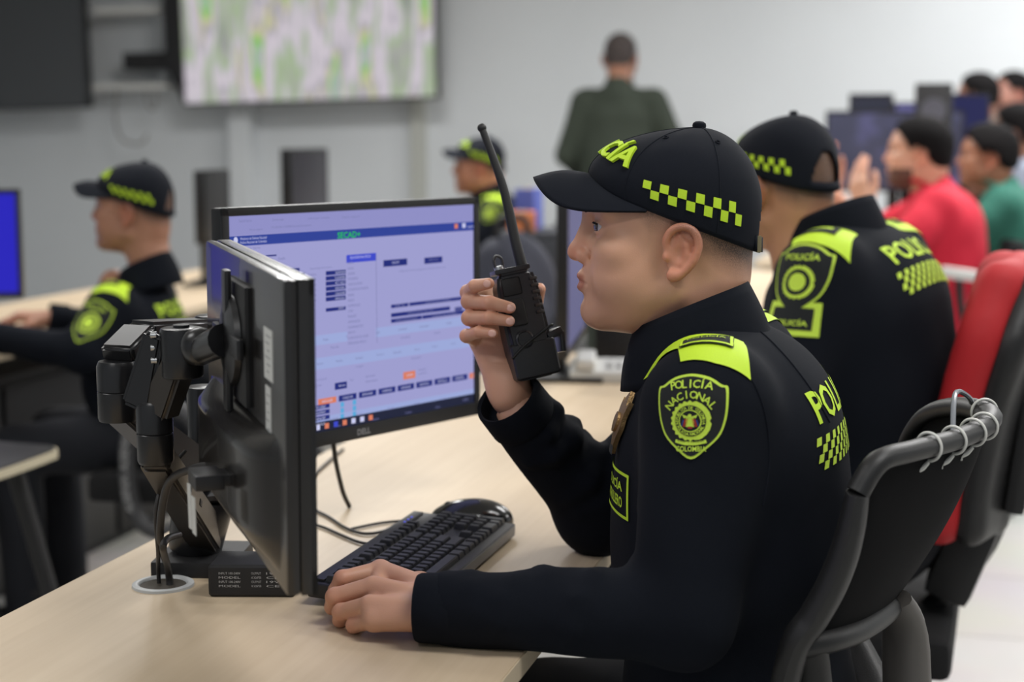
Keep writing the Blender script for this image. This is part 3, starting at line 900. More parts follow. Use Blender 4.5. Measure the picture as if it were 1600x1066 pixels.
def officer(root, P, detail=False, fat=1.0, skin_rgb=(196, 146, 116), h=.012, sleeve_fold=None, back_text=True, lower_tab=False):
    SK = skin_material('skin_%d_%d' % skin_rgb[:2], skin_rgb)
    build_body(root, P, SK, .0019 if detail else .0045, .0017 if detail else .004)
    build_legs(root, P, TROUSER, LEATHER)
    # jacket
    s = Solid((-.50, -.36, .50), (.22, .36, 1.20), h)
    torso(s, P, fat); sleeves(s, P)
    if sleeve_fold: sleeve_fold(s)
    s.add_field(cloth_noise(.0016 if detail else .002, .8, 3))
    for sd in 'LR':
        d = (P['wr' + sd] - P['el' + sd]).normalized()
        s.ell(P['wr' + sd] + d * .052, (.05, .05, .05), k=.004, op='s')
    s.cap(P['neck'] + vv(-.005, 0, .02), P['neck'] + vv(-.03, 0, .2), .062, .066, k=.01, op='s')
    s.ell((0, 0, .44), (1.2, 1.2, .15), k=.01, op='s')
    V, Q = s.skin(); V = relax(V, Q, 1, .4)
    jacket = link('jacket', np_mesh('jacket', V, Q), NAVY, root)
    bvh = bvh_of(V, Q)
    # cuffs
    for sd in 'LR':
        e, w = P['el' + sd], P['wr' + sd]; d = (w - e).normalized(); mb = MB()
        n1, r = P.get('cuff', {}).get(sd, (.050, .038))
        prof = [(r + .002, -.005), (r + .0045, .0), (r + .004, n1 * .5), (r + .0035, n1 - .004), (r + .0015, n1), (r - .002, n1 - .003), (r - .003, .01)]
        mb.lathe(prof, w - d * .006, d, 28)
        o = mb.build('cuff', NAVY, jacket)
    # stand collar in the head's tilt
    build_collar(jacket, Matrix(), NAVY, P['collar'][0], P['collar'][1])
    # epaulettes
    for sd, sg in (('L', -1), ('R', 1)):
        a = P['neck'] + vv(.045, sg * .075, .0); b = P['sh' + sd] + vv(.012, sg * .035, .0)
        ex, ey, n = axes((0, sg * .25, 1), (1, 0, 0)); 
        out = (b - a); out.z = 0; L = out.length; out.normalize()
        fw = vv(-1, 0, 0)
        c = (a + b) / 2
        fn = projector(bvh, c, out, fw, (0, sg * .30, 1), .15, .002)
        mb = MB()
        poly = [(-L / 2 + .012, -.028), (L / 2, -.036), (L / 2 + .004, .0), (L / 2, .036), (L * .2, .040), (-L * .1, .062), (-L / 2 + .004, .085), (-L / 2, .080), (-L / 2 + .004, .03)]
        poly = [(x, y * P.get('patch_k', 1)) for x, y in poly]
        wrap(mb, poly, [tuple(range(len(poly)))], fn, .008, 0)
        f2 = lambda x, y, l: fn(x, y, l + .002)
        wrap(mb, *rect2d(L * .06, .010, L * .40, .056), f2, .008, 1)
        f3 = lambda x, y, l: fn(x, y, l + .003)
        if detail:
            wrap(mb, *ring2d([(x * 1.0, y) for x, y in rect2d(L * .06, .010, L * .38, .054)[0]], rect2d(L * .06, .010, L * .32, .048)[0]), f3, .006, 0)
            t, f = text2d('POLICÍA', .009, bold=.01, width=.040)
            wrap(mb, [(L * .06 + y * sg, .010 + x * -1) for x, y in t], f, f3, .006, 0)
        else:
            wrap(mb, *rect2d(L * .06, .01, L * .12, .04), f3, .01, 0)
        mb.build('epaulette', [NEON, DARK_PATCH], jacket, auto=60)
    # shoulder patches
    for sd, sg in (('L', -1), ('R', 1)):
        S_, E_ = P['sh' + sd], P['el' + sd]
        up = (S_ - E_).normalized() + vv(-.10, 0, 0)
        c = S_.lerp(E_, .02) + vv(*P.get('patch_off', (0, 0, 0)))
        ex, ey, n = axes((-.12, sg, .12), up)
        fn = projector(bvh, c, ex, ey, n, .16, .0015)
        shoulder_patch(jacket, fn, .074 * P.get('patch_k', 1), .080 * P.get('patch_k', 1), PATCH_MATS, detail and sd == 'L')
        if lower_tab:
            c2 = S_.lerp(E_, .02) - ey * .062; fn2 = projector(bvh, c2, ex, ey, n, .16, .0012); f4 = lambda x, y, l: fn2(x, y, l + .001)
            mb = MB(); wrap(mb, *rect2d(0, 0, .080, .052), fn2, .008, 0); wrap(mb, *rect2d(0, 0, .062, .034), f4, .008, 1)
            t, f = text2d('POLICÍA', .010, bold=.02, width=.05); f5 = lambda x, y, l: fn2(x, y, l + .002)
            wrap(mb, [(x, y - .006) for x, y in t], f, f5, .008, 0)
            mb.build('sleeve_tab', [NEON_PALE, DARK_PATCH], jacket, auto=60)
    # back lettering and checks
    if back_text:
        c = P['uback'] + vv(.1, 0, P.get('back_dz', .068)); ex, ey, n = axes((1, 0, P.get('back_tilt', .25)), (0, 0, 1))
        fn = projector(bvh, c, ex, ey, n, .2, .0012)
        t, f = text2d('POLICÍA', .047, bold=.02, width=.19); mb = MB(); wrap(mb, t, f, fn, .009, 0)
        mb.build('back_lettering', NEON, jacket, auto=60)
        mb = MB(); fn2 = lambda x, y, l: fn(x, y - .036, l); checker_rows(mb, fn2, 24, 4, .0092)
        mb.build('back_checks', NEON_PALE, jacket, auto=60)
    # front: zip, name tape, badge
    c = P['chest'] + vv(-.12, 0, 0); ex, ey, n = axes((-1, 0, .1), (0, 0, 1)); fz = projector(bvh, c, ex, ey, n, .2, .001)
    mb = MB(); mb.tube([fz(0, .10 - k * .03, 0) for k in range(11)], .0025, 6, smooth=2); mb.build('zip', LEATHER, jacket)
    if detail:
        for px in (((1152, 494), (1190, 520), (1230, 560), (1268, 610), (1296, 660)), ((1143, 556), (1176, 596), (1196, 650), (1202, 720), (1192, 790))):
            pts = []
            o_ = CAM_LOC - ORG
            for a_, b_ in [(v.x, v.y) for v in catmull([Vector((x, y, 0)) for x, y in px], [0] * len(px), 4)[0]]:
                hit = bvh.ray_cast(o_, ray(a_, b_).normalized())
                if hit[0] is not None: pts.append(hit[0] + hit[1] * .0003)
            if len(pts) > 3:
                mb = MB(); mb.tube(pts, .0013, 6, smooth=0); mb.build('seam', NAVY_CAP, jacket)
        cb = P['badge']; ex, ey, n = axes((-1, -.25, .1), (0, 0, 1))
        fn = projector(bvh, cb + vv(-.05, 0, -.035), ex, ey, n, .15, .0012); f2 = lambda x, y, l: fn(x, y, l + .001)
        mb = MB()
        wrap(mb, *ring2d(rect2d(0, -.010, .105, .052)[0], rect2d(0, -.010, .097, .045)[0]), f2, .008, 0)
        for i, w_ in enumerate(('POLICÍA', 'PATRULLERO')):
            t, f = text2d(w_, .013, bold=.02, width=.075); wrap(mb, [(x, y - .0 - i * .019) for x, y in t], f, f2, .008, 0)
        mb.build('name_tape', NEON, jacket, auto=60)
        gold = mat('aged_gold', (150, 122, 84), .42, metal=.85, noise=.3, nscale=300, bump=.5, bscale=500)
        fb = projector(bvh, cb + vv(-.05, 0, .030), ex, ey, n, .15, .003)
        mb = MB()
        star = smooth_poly([(0, .036), (.012, .020), (.018, .026), (.018, .008), (.020, -.004), (.012, -.018), (.006, -.030), (0, -.036), (-.006, -.030), (-.012, -.018), (-.020, -.004), (-.018, .008), (-.018, .026), (-.012, .020)], 3)
        wrap(mb, star, [tuple(range(len(star)))], fb, .006, 0, depth=.005)
        f6 = lambda x, y, l: fb(x, y, l + .0055)
        cc = [(.011 * math.cos(a), .011 * math.sin(a)) for a in [k * math.pi / 10 for k in range(20)]]
        wrap(mb, cc, [tuple(range(20))], f6, .006, 0, depth=.0025)
        wrap(mb, *rect2d(0, -.030, .026, .010), f6, .006, 1)
        mb.build('badge', [gold, DARK_PATCH], jacket, auto=35)
    # cap, eyes, hair edge
    M = P['head']
    make_eyes(root, M); make_brows(root, M, HAIR)
    make_cap(root, M, NAVY_CAP, NEON, detail)
    return jacket

def pose(**k):
    P = dict(SEATED); P.update(chest=vv(-.06, 0, .95), belly=vv(-.06, 0, .80), uback=vv(-.034, 0, .935),
             shL=vv(-.070, -.150, .995), shR=vv(-.070, .150, .995))
    P['collar'] = (((-.180, 1.064), (-.048, 1.122), .068), ((-.196, .990), (-.012, 1.035), .096))
    P.update(k); return P

# ---- the man with the radio
OX, OY = -.17, 1.86
ORG = vv(OX, OY, 0)
def loc(p): return Vector(p) - ORG
head_M = Matrix.Translation(loc(at(1050, 386, 1.885))) @ Matrix.Rotation(YAW * .9, 4, 'Z')
DROP = vv(0, 0, -.011)
wL = loc(on_z(716, 938, .788)) + DROP; eL = vv(-.085, -.212, .782)
Lf = [[(594, 877, .800), (535, 890, .796), (524, 908, .782), (536, 916, .766)],
      [(583, 902, .797), (523, 918, .784), (519, 934, .769), (531, 938, .758)],
      [(578, 931, .786), (533, 942, .772), (531, 954, .760), (545, 955, .752)],
      [(584, 955, .773), (553, 962, .762), (553, 969, .753), (568, 967, .750)]]
handL = dict(wrist=wL, back=wL + (eL - wL).normalized() * .06, fingers=[[loc(on_z(*p)) + DROP for p in f] for f in Lf],
             thumb=[loc(on_z(*p)) + DROP for p in ((655, 905, .772), (610, 900, .762), (575, 905, .757), (552, 912, .755))], k=1.02)
wR = loc(at(795, 608, 2.01)); eR = loc(vv(-.432, 2.035, .795))
Rf = [[(757, 452, 2.045), (731, 457, 2.000), (742, 447, 1.970), (764, 443, 1.958)],
      [(752, 478, 2.045), (733, 471, 1.990), (765, 473, 1.958), (797, 481, 1.956)],
      [(750, 506, 2.040), (733, 497, 1.988), (765, 497, 1.957), (796, 502, 1.955)],
      [(748, 533, 2.030), (729, 525, 1.990), (748, 519, 1.966), (771, 521, 1.957)]]
handR = dict(wrist=wR, back=wR + (eR - wR).normalized() * .06, fingers=[[loc(at(*p)) for p in f] for f in Rf],
             thumb=[loc(at(*p)) for p in ((790, 560, 2.045), (815, 510, 2.060), (835, 478, 2.055), (843, 452, 2.045))], k=.98)
main = empty('person', ORG, 0, 'seated police officer in profile holding a handheld radio before his face', 'person')
P_main = pose(head=head_M, elL=eL, wrL=loc(on_z(700, 939, .788)) + DROP * .8, elR=eR, wrR=loc(at(813, 648, 2.015)), hands=[handL, handR],
              badge=vv(-.16, -.088, .935), cuff=dict(L=(.040, .0345), R=(.042, .040)))
def main_folds(s):
    for t, R, r, a0, a1, ti in ((.90, .0385, .006, -1.4, 1.6, .015), (.74, .041, .007, -2.2, .2, -.03), (.60, .044, .006, -.8, 1.4, .035), (.42, .047, .008, -2.4, .4, -.04)):
        arc_fold(s, P_main['elL'], P_main['wrL'], t, R - .004, a0, a1, r, ti)
    for t, R, r, a0, a1, ti in ((.90, .043, .009, -2.6, 1.0, .02), (.7, .047, .011, -2.8, .5, -.03), (.45, .050, .012, -2.5, .8, .03), (.2, .052, .012, -2.5, .5, -.02)):
        arc_fold(s, P_main['elR'], P_main['wrR'], t, R - .004, a0, a1, r, ti)
    for t, R, r, a0, a1, ti in ((.92, .058, .012, .8, 3.6, .02), (.75, .060, .012, 1.0, 3.2, -.03), (.55, .062, .012, 1.2, 3.0, .03)):
        arc_fold(s, P_main['shL'], P_main['elL'], t, R - .005, a0, a1, r, ti)
officer(main, P_main, True, 1.0, (206, 157, 129), .0065, main_folds)
jk = [c for c in main.children if c.name.startswith('jacket')][0]
tp_ = loc(on_z(692, 993, .7412)); mb = MB(); mb.box(tp_, (.046, .018, .002), rot=(0, 0, .1), bev=.0006); mb.build('cuff_tab', NAVY, jk)
# fingernails of the hand round the radio
NAIL = mat('fingernail', (226, 178, 160), .3)
for f in handR['fingers'] + [handR['thumb']]:
    d = (f[3] - f[2]).normalized(); toward = (loc(CAM_LOC) - f[3]).normalized(); n = (toward - d * toward.dot(d)).normalized()
    mb = MB(); bm = bmesh.new(); bmesh.ops.create_uvsphere(bm, u_segments=12, v_segments=8, radius=1)
    R3 = Matrix((d, n.cross(d), n)).transposed().to_4x4()
    mb.bm(bm, 0, Matrix.Translation(f[3] + n * .0062 + d * .0015) @ R3 @ Matrix.Diagonal((.0058, .0048, .0018, 1)))
    mb.build('fingernail', NAIL, main)
# ---------------------------------------------------------------- the room
WALL = mat('wall_paint', (205, 209, 212), .9, noise=.03, nscale=3)
def structure(name, mb, m, smooth=False):
    return tag(mb.build(name, m, None, smooth=smooth), kind='structure')
def floor_mat():
    m = bpy.data.materials.new('floor_tiles'); m.use_nodes = True; nt = m.node_tree; b = nt.nodes['Principled BSDF']
    b.inputs['Roughness'].default_value = .32
    tc = nt.nodes.new('ShaderNodeTexCoord'); br = nt.nodes.new('ShaderNodeTexBrick')
    br.offset = 0; br.inputs['Scale'].default_value = 1.0; br.inputs['Mortar Size'].default_value = .004
    br.inputs['Brick Width'].default_value = .6; br.inputs['Row Height'].default_value = .6
    br.inputs['Color1'].default_value = srgb(196, 194, 190); br.inputs['Color2'].default_value = srgb(204, 202, 198); br.inputs['Mortar'].default_value = srgb(140, 138, 134)
    nt.links.new(tc.outputs['Object'], br.inputs['Vector'])
    n = nt.nodes.new('ShaderNodeTexNoise'); n.inputs['Scale'].default_value = 2.2; n.inputs['Detail'].default_value = 5
    nt.links.new(tc.outputs['Object'], n.inputs['Vector'])
    mx = nt.nodes.new('ShaderNodeMix'); mx.data_type = 'RGBA'; mx.blend_type = 'MULTIPLY'; mx.inputs[0].default_value = .25
    nt.links.new(br.outputs['Color'], mx.inputs[6]); nt.links.new(n.outputs['Color'], mx.inputs[7]); nt.links.new(mx.outputs[2], b.inputs['Base Color'])
    return m
X0, X1, Y0, Y1 = -6.6, 5.2, -2.2, 9.6
mb = MB(); mb.box(((X0 + X1) / 2, (Y0 + Y1) / 2, -.05), (X1 - X0, Y1 - Y0, .1)); structure('floor', mb, floor_mat())
mb = MB(); mb.box(((X0 + X1) / 2, (Y0 + Y1) / 2, CEIL_Z + .05), (X1 - X0, Y1 - Y0, .1)); structure('ceiling', mb, mat('ceiling_paint', (215, 215, 212), .95))
mb = MB(); mb.box(((X0 + X1) / 2, Y1 + .05, CEIL_Z / 2), (X1 - X0 + .2, .1, CEIL_Z)); structure('wall_back', mb, WALL)
mb = MB(); mb.box((X0 - .05, (Y0 + Y1) / 2, CEIL_Z / 2), (.1, Y1 - Y0, CEIL_Z)); structure('wall_left', mb, WALL)
mb = MB(); mb.box((X1 + .05, (Y0 + Y1) / 2, CEIL_Z / 2), (.1, Y1 - Y0, CEIL_Z)); structure('wall_right', mb, WALL)
mb = MB(); mb.box((-4.36, Y1 - .07, CEIL_Z / 2), (.14, .14, CEIL_Z), bev=.01); structure('trim_1', mb, WALL)
mb = MB(); mb.box((-3.19, Y1 - .02, CEIL_Z / 2), (.10, .05, CEIL_Z), bev=.008); structure('trim_2', mb, mat('grey_trim', (176, 178, 172), .8))
mb = MB(); mb.box(((X0 + X1) / 2, Y1 - .008, .05), (X1 - X0, .016, .1)); structure('baseboard_back', mb, mat('grey_base', (150, 150, 148), .6))

# ---- wall screens
BLACK_PL = mat('black_plastic', (22, 22, 24), .38, noise=.1, nscale=300)
BLACK_MATTE = mat('black_matte', (20, 20, 22), .6, bump=.1, bscale=900)
BLACK_GLOSS = mat('black_gloss', (12, 12, 14), .10, coat=.4)
WHITE_PL = mat('white_plastic', (205, 205, 202), .5)
METAL = mat('brushed_steel', (170, 172, 174), .32, metal=.9)
def screen_mat(name, stops, scale, strength, stretch=(1, 1, 1)):
    """a lit picture: irregular coloured patches"""
    m = bpy.data.materials.new(name); m.use_nodes = True; nt = m.node_tree; b = nt.nodes['Principled BSDF']
    b.inputs['Base Color'].default_value = (.01, .01, .012, 1); b.inputs['Roughness'].default_value = .25
    tc = nt.nodes.new('ShaderNodeTexCoord'); mp = nt.nodes.new('ShaderNodeMapping'); mp.inputs['Scale'].default_value = stretch
    n = nt.nodes.new('ShaderNodeTexNoise'); n.inputs['Scale'].default_value = scale; n.inputs['Detail'].default_value = 3
    r = nt.nodes.new('ShaderNodeValToRGB')
    nt.links.new(tc.outputs['Object'], mp.inputs[0]); nt.links.new(mp.outputs[0], n.inputs['Vector']); nt.links.new(n.outputs['Fac'], r.inputs[0])
    el = r.color_ramp.elements
    while len(el) < len(stops): el.new(.5)
    for e, (p, c) in zip(el, stops): e.position = p; e.color = srgb(*c)
    nt.links.new(r.outputs[0], b.inputs['Emission Color']); b.inputs['Emission Strength'].default_value = strength
    return m
MAP = screen_mat('city_map', [(.25, (104, 122, 112)), (.36, (176, 176, 172)), (.42, (168, 190, 148)), (.46, (200, 196, 202)), (.52, (222, 212, 222)), (.57, (170, 168, 176)), (.61, (214, 206, 168)), (.66, (120, 200, 80)), (.72, (190, 190, 206)), (.80, (110, 120, 140))], 5.5, .84, (1.5, 1, .34))
def wall_tv(loc, w, h, ry, screen, label, side=0.0):
    r = empty('wall_television', loc, 0, label, 'television', 'televisions on the far wall'); r.rotation_euler = (0, ry, 0)
    mb = MB(); mb.box((0, 0, h / 2), (w, .06, h), bev=.008)
    if side:   # deep dark flank with cut-off lower corner
        mb.prism([(-w / 2 - side, .25), (-w / 2 + .02, 0), (-w / 2 + .02, h), (-w / 2 - side, h)], -.02, .05, Matrix.Rotation(math.pi / 2, 4, 'X'))
    mb.build('casing', BLACK_PL, r)
    mb = MB(); mb.box((.0, -.031, h / 2), (w - .03, .004, h - .03)); mb.build('screen', screen, r, smooth=False)
    mb = MB(); mb.box((0, .12, h * .55), (.4, .18, .3)); mb.build('wall_bracket', BLACK_MATTE, r)
    return r
wall_tv((-3.80, 9.30, 1.493), 1.68, 1.0, -.022, MAP, 'wide wall television showing a bright map in grey, white and green', .10)
wall_tv((-6.05, 9.30, 1.450), 1.50, .95, -.022, mat('dark_screen', (66, 69, 72), .25, spec=.6), 'switched-off dark wall television at the left of the far wall')
r = empty('wall_shelf', (-5.02, 9.50, 1.60), 0, 'white wall shelf with dark boxes and hanging cords between the two televisions', 'shelf')
mb = MB(); mb.box((-.03, -.05, .0), (.52, .24, .035), bev=.004); mb.build('shelf_board', WHITE_PL, r)
mb = MB(); mb.box((-.03, -.05, .48), (.46, .24, .035), bev=.004); mb.build('shelf_board', WHITE_PL, r)
mb = MB(); mb.box((.16, -.06, .25), (.03, .03, .50)); mb.build('upright', METAL, r)
mb = MB(); mb.box((.08, -.08, .16), (.30, .16, .11), bev=.01); mb.build('device_box', BLACK_MATTE, r)
mb = MB(); mb.tube([(-.14, -.12, -.02), (-.15, -.13, -.22), (-.10, -.13, -.34), (.02, -.12, -.36), (.06, -.11, -.3)], .008, 8); mb.tube([(.06, -.12, -.02), (.08, -.12, -.12), (.12, -.12, -.14), (.14, -.12, -.02)], .007, 8); mb.build('cord', mat('grey_cord', (120, 118, 116), .6), r)

# ---------------------------------------------------------------- desks
def wood_mat(name, c1, c2, axis_y=True):
    m = bpy.data.materials.new(name); m.use_nodes = True; nt = m.node_tree; b = nt.nodes['Principled BSDF']
    b.inputs['Roughness'].default_value = .42; b.inputs['Specular IOR Level'].default_value = .4
    tc = nt.nodes.new('ShaderNodeTexCoord'); mp = nt.nodes.new('ShaderNodeMapping')
    mp.inputs['Scale'].default_value = (60, 2.2, 60) if axis_y else (2.2, 60, 60)
    n = nt.nodes.new('ShaderNodeTexNoise'); n.inputs['Scale'].default_value = 1.0; n.inputs['Detail'].default_value = 6; n.inputs['Roughness'].default_value = .62
    mp2 = nt.nodes.new('ShaderNodeMapping'); mp2.inputs['Scale'].default_value = (5, .6, 5) if axis_y else (.6, 5, 5)
    n2 = nt.nodes.new('ShaderNodeTexNoise'); n2.inputs['Scale'].default_value = 1.0; n2.inputs['Detail'].default_value = 3
    for p, q in ((mp, n), (mp2, n2)):
        nt.links.new(tc.outputs['Object'], p.inputs[0]); nt.links.new(p.outputs[0], q.inputs['Vector'])
    ad = nt.nodes.new('ShaderNodeMath'); ad.operation = 'MULTIPLY_ADD'; ad.inputs[1].default_value = .6
    nt.links.new(n2.outputs['Fac'], ad.inputs[0])
    hf = nt.nodes.new('ShaderNodeMath'); hf.operation = 'MULTIPLY'; hf.inputs[1].default_value = .4
    nt.links.new(n.outputs['Fac'], hf.inputs[0]); nt.links.new(hf.outputs[0], ad.inputs[2])
    r = nt.nodes.new('ShaderNodeValToRGB'); r.color_ramp.elements[0].position = .35; r.color_ramp.elements[0].color = srgb(*c1); r.color_ramp.elements[1].position = .65; r.color_ramp.elements[1].color = srgb(*c2)
    nt.links.new(ad.outputs[0], r.inputs[0]); nt.links.new(r.outputs[0], b.inputs['Base Color'])
    return m
OAK = wood_mat('pale_oak_laminate', (192, 171, 142), (210, 191, 164)); OAK_X = wood_mat('pale_oak_laminate_cross', (192, 171, 142), (210, 191, 164), False)
EDGE = mat('pale_edge_band', (206, 190, 164), .5); LEG = mat('grey_steel', (150, 150, 150), .4, metal=.6)
def desk(x0, x1, y0, y1, label, m=OAK, grommets=()):
    r = empty('desk', ((x0 + x1) / 2, (y0 + y1) / 2, 0), 0, label, 'desk', None)
    w, d = x1 - x0, y1 - y0
    mb = MB(); mb.box((0, 0, .7275), (w, d, .025), bev=.0015); mb.build('desktop', [m], r, smooth=False)
    for sx in (-1, 1):
        mb = MB(); mb.box((sx * (w / 2 + .0005), 0, .7275), (.0015, d - .004, .022)); mb.build('edge_band', EDGE, r, smooth=False)
    for sx in (-1, 1):
        for sy in (-1, 1):
            mb = MB(); mb.box((sx * (w / 2 - .06), sy * (d / 2 - .08), .357), (.05, .05, .714), bev=.004); mb.build('leg', LEG, r)
    mb = MB(); mb.box((0, 0, .69), (.06, d - .2, .04)); mb.build('beam', LEG, r, smooth=False)
    return r
DX0, DX1 = -1.034, -.42
bench = desk(DX0, DX1, .95, 3.95, 'long pale wooden desk in the foreground under the keyboard and monitors')
G = on_z(255, 915, .74)
mb = MB(); mb.lathe([(.028, .001), (.030, .0035), (.034, .0045), (.0375, .003), (.038, .0)], (0, 0, .74), (0, 0, 1), 40); o = mb.build('cable_grommet', mat('grey_grommet', (188, 190, 190), .45), bench); o.location = (G.x - bench.location.x, G.y - bench.location.y, 0); tag(o, 'light grey round cable grommet')
mb = MB(); mb.lathe([(.0, .0008), (.029, .0008)], (0, 0, .74), (0, 0, 1), 32); o = mb.build('grommet_shade_disc', mat('hole_shade', (70, 64, 56), .8), bench); o.location = (G.x - bench.location.x, G.y - bench.location.y, 0)  # flat dark disc, the shade inside the grommet put into its colour
desk(-2.98, -2.33, 3.10, 7.6, 'left row desk behind the desk monitors, where the officer with the blue screen sits')
desk(-.80, .12, 7.0, 7.75, 'far desk behind the man in the red shirt', OAK_X)
desk(-.98, -.42, 4.6, 6.6, 'desk in front of the man in the red shirt')
# ---------------------------------------------------------------- monitors
def emis(name, rgb, s=1.0):
    return mat(name, (8, 8, 9), .6, spec=.05, emit=rgb, estr=s)
S_BG = emis('screen_lavender', (163, 163, 214), .92); S_TOP = emis('screen_tabs', (148, 148, 204), .92)
S_NAVY = emis('screen_navy', (34, 44, 120)); S_BAR = emis('screen_header_blue', (48, 66, 150)); S_SEL = emis('screen_selection', (62, 74, 200))
S_TXT = emis('screen_grey_text', (118, 120, 168)); S_WHITE = emis('screen_white', (200, 202, 235)); S_GREEN = emis('screen_green', (40, 200, 60))
S_ORANGE = emis('screen_orange', (216, 124, 96)); S_CYAN = emis('screen_cyan', (90, 168, 216)); S_TASK = emis('screen_taskbar', (34, 38, 60)); S_BAND = emis('screen_pale_band', (155, 168, 216))
SCREEN_MATS = [S_BG, S_TOP, S_NAVY, S_BAR, S_SEL, S_TXT, S_WHITE, S_GREEN, S_ORANGE, S_CYAN, S_TASK, S_BAND]
def monitor_shell(r, W, H, T=.03, bez=.012, chin=.018, casing=None, gloss=None, screen=None):
    """local: X along the width, screen faces -Y, Z up, origin at the bottom middle of the panel"""
    casing = casing or BLACK_PL
    mb = MB()
    mb.box((0, T / 2, H / 2), (W, T, H), bev=.005)
    c = mb.build('casing', gloss or casing, r)
    mb = MB()
    for cx, cz, w, h in ((0, H - bez / 2, W, bez), (0, chin / 2, W, chin), (-W / 2 + bez / 2, H / 2, bez, H), (W / 2 - bez / 2, H / 2, bez, H)):
        mb.box((cx, -.0015, cz), (w, .005, h), bev=.001)
    mb.build('bezel', casing, r)
    return c
# Dell-like screen with the dispatch software, angled towards the officer
pL, pR = Vector((-.893, 1.880, 0)), Vector((-.684, 2.335, 0))
wd = (pR - pL).normalized(); MW, MH = (pR - pL).length, .334
mon = empty('computer_monitor', ((pL + pR) / 2) + vv(0, 0, .864), math.atan2(wd.y, wd.x), 'lit computer monitor showing a lavender web form with blue header bar', 'monitor')
MM = Matrix.Translation(mon.location) @ Matrix.Rotation(mon.rotation_euler.z, 4, 'Z')
MI = MM.inverted()
monitor_shell(mon, MW, MH, .020, .011, .020)
def scr(px, py):
    """point of the picture on the screen plane, in the panel's own width/height"""
    o = MI @ CAM_LOC; d = (MI @ (CAM_LOC + ray(px, py))) - o
    h = o + d * ((-.0008 - o.y) / d.y); return h.x, h.z
sx0, sx1, sz0, sz1 = -MW / 2 + .011, MW / 2 - .011, .020, MH - .011
mb = MB()
def q(x0, z0, x1, z1, mi, lift=.0):
    x0, x1 = max(min(x0, x1), sx0), min(max(x0, x1), sx1); z0, z1 = max(min(z0, z1), sz0), min(max(z0, z1), sz1)
    if x1 <= x0 or z1 <= z0: return
    y = -.0006 - lift
    mb.add([(x0, y, z0), (x1, y, z0), (x1, y, z1), (x0, y, z1)], [(0, 1, 2, 3)], mi)
def qp(ax, ay, bx, by, mi, lift=.0003):
    """box between two picture points of the screen (upper left, lower right)"""
    a, b = scr(ax, ay), scr(bx, by); q(a[0], a[1], b[0], b[1], mi, lift)
def ql(ax, ay, by, bx, mi, lift=.0003):
    """level box: upper and lower picture height at its left end, picture width to bx"""
    a, b, c = scr(ax, ay), scr(ax, by), scr(bx, ay); q(a[0], a[1], c[0], b[1], mi, lift)
def tp(txt, cx, cy, h, mi, width=None, lift=.0006, bold=.0):
    x, z = scr(cx, cy); t, f = text2d(txt, h, bold=bold, width=width)
    mb.add([(x + u, -.0006 - lift, z + v) for u, v in t], f, mi)
q(sx0, sz0, sx1, sz1, 0)
zt = scr(560, 370)[1]
q(sx0, zt + .012, sx1, sz1, 1, .0001)
z1_ = scr(372, 369)[1]; z0_ = scr(372, 385)[1]
q(sx0, z0_, sx1, z1_, 3, .0003)
tp('SECAD+', 545, 367, .0085, 7, width=.044, bold=.008)
tp('Ministerio de Defensa Nacional', 396, 372, .0032, 6, width=.045); tp('Policía Nacional de Colombia', 396, 378, .0032, 6, width=.045)
ex_, ez_ = scr(368, 376); mb.add([(ex_ + .0035 * math.cos(a), -.0012, ez_ + .0048 * math.sin(a)) for a in [k * math.pi / 6 for k in range(12)]], [tuple(range(12))], 6)
for x, t, w in ((383, 'Secad inicio', .022), (434, 'Correo web', .020), (498, 'policia.gov consulta', .040), (548, 'Nuevo reporte', .034)): tp(t, x, 345 - (x - 383) * .035, .0036, 5, width=w)
tp('No es seguro', 400, 359, .0036, 5, width=.022); tp('172.28.200.110:8080/formulario/reporte', 455, 354, .0036, 5, width=.072)
for x, y in ((710, 354), (722, 353)): qp(x, y - 4, x + 5, y + 3, 8 if x < 715 else 6, .0006)
tp('usuario', 735, 354, .0035, 6, width=.014)
qp(376, 386, 560, 391, 0, .0002); tp('Inicio / Reportes', 396, 388, .0034, 5, width=.022, lift=.0009)
tp('Casos', 422, 405, .0035, 3, width=.010); tp('Detalle', 440, 404, .0035, 5, width=.012)
qp(415, 399, 432, 400, 2)
for y0, x0, x1 in ((420.5, 446, 468), (429.5, 440, 476)): qp(x0, y0, x1, y0 + 6.5, 2)
tp('Datos del lugar de los hechos', 501, 419, .0036, 5, width=.040)
for i, (lab, v) in enumerate((('Fecha/hora', '26/07/2024'), ('Llamada', '12345'), ('Telefono', 'CC'), ('Nombre', 'NACIONAL'), ('Direccion', 'CALLE 80'), ('Ciudad', 'BARRANQUILLA'))):
    y = 427.3 + i * 8.15
    tp(lab, 488, y + 1.6 - (i * .1), .0034, 5, width=.014); ql(509, y - 3.2, y + 3.2, 540, 2); tp(v, 531, y - 1.8, .0032, 6, width=.018)
tp('Barrio', 486, 477, .0034, 5, width=.010); tp('Sector', 486, 484, .0034, 5, width=.012); ql(509, 482, 487.5, 540, 2); tp('NORTE', 533, 481.5, .003, 6, width=.010)
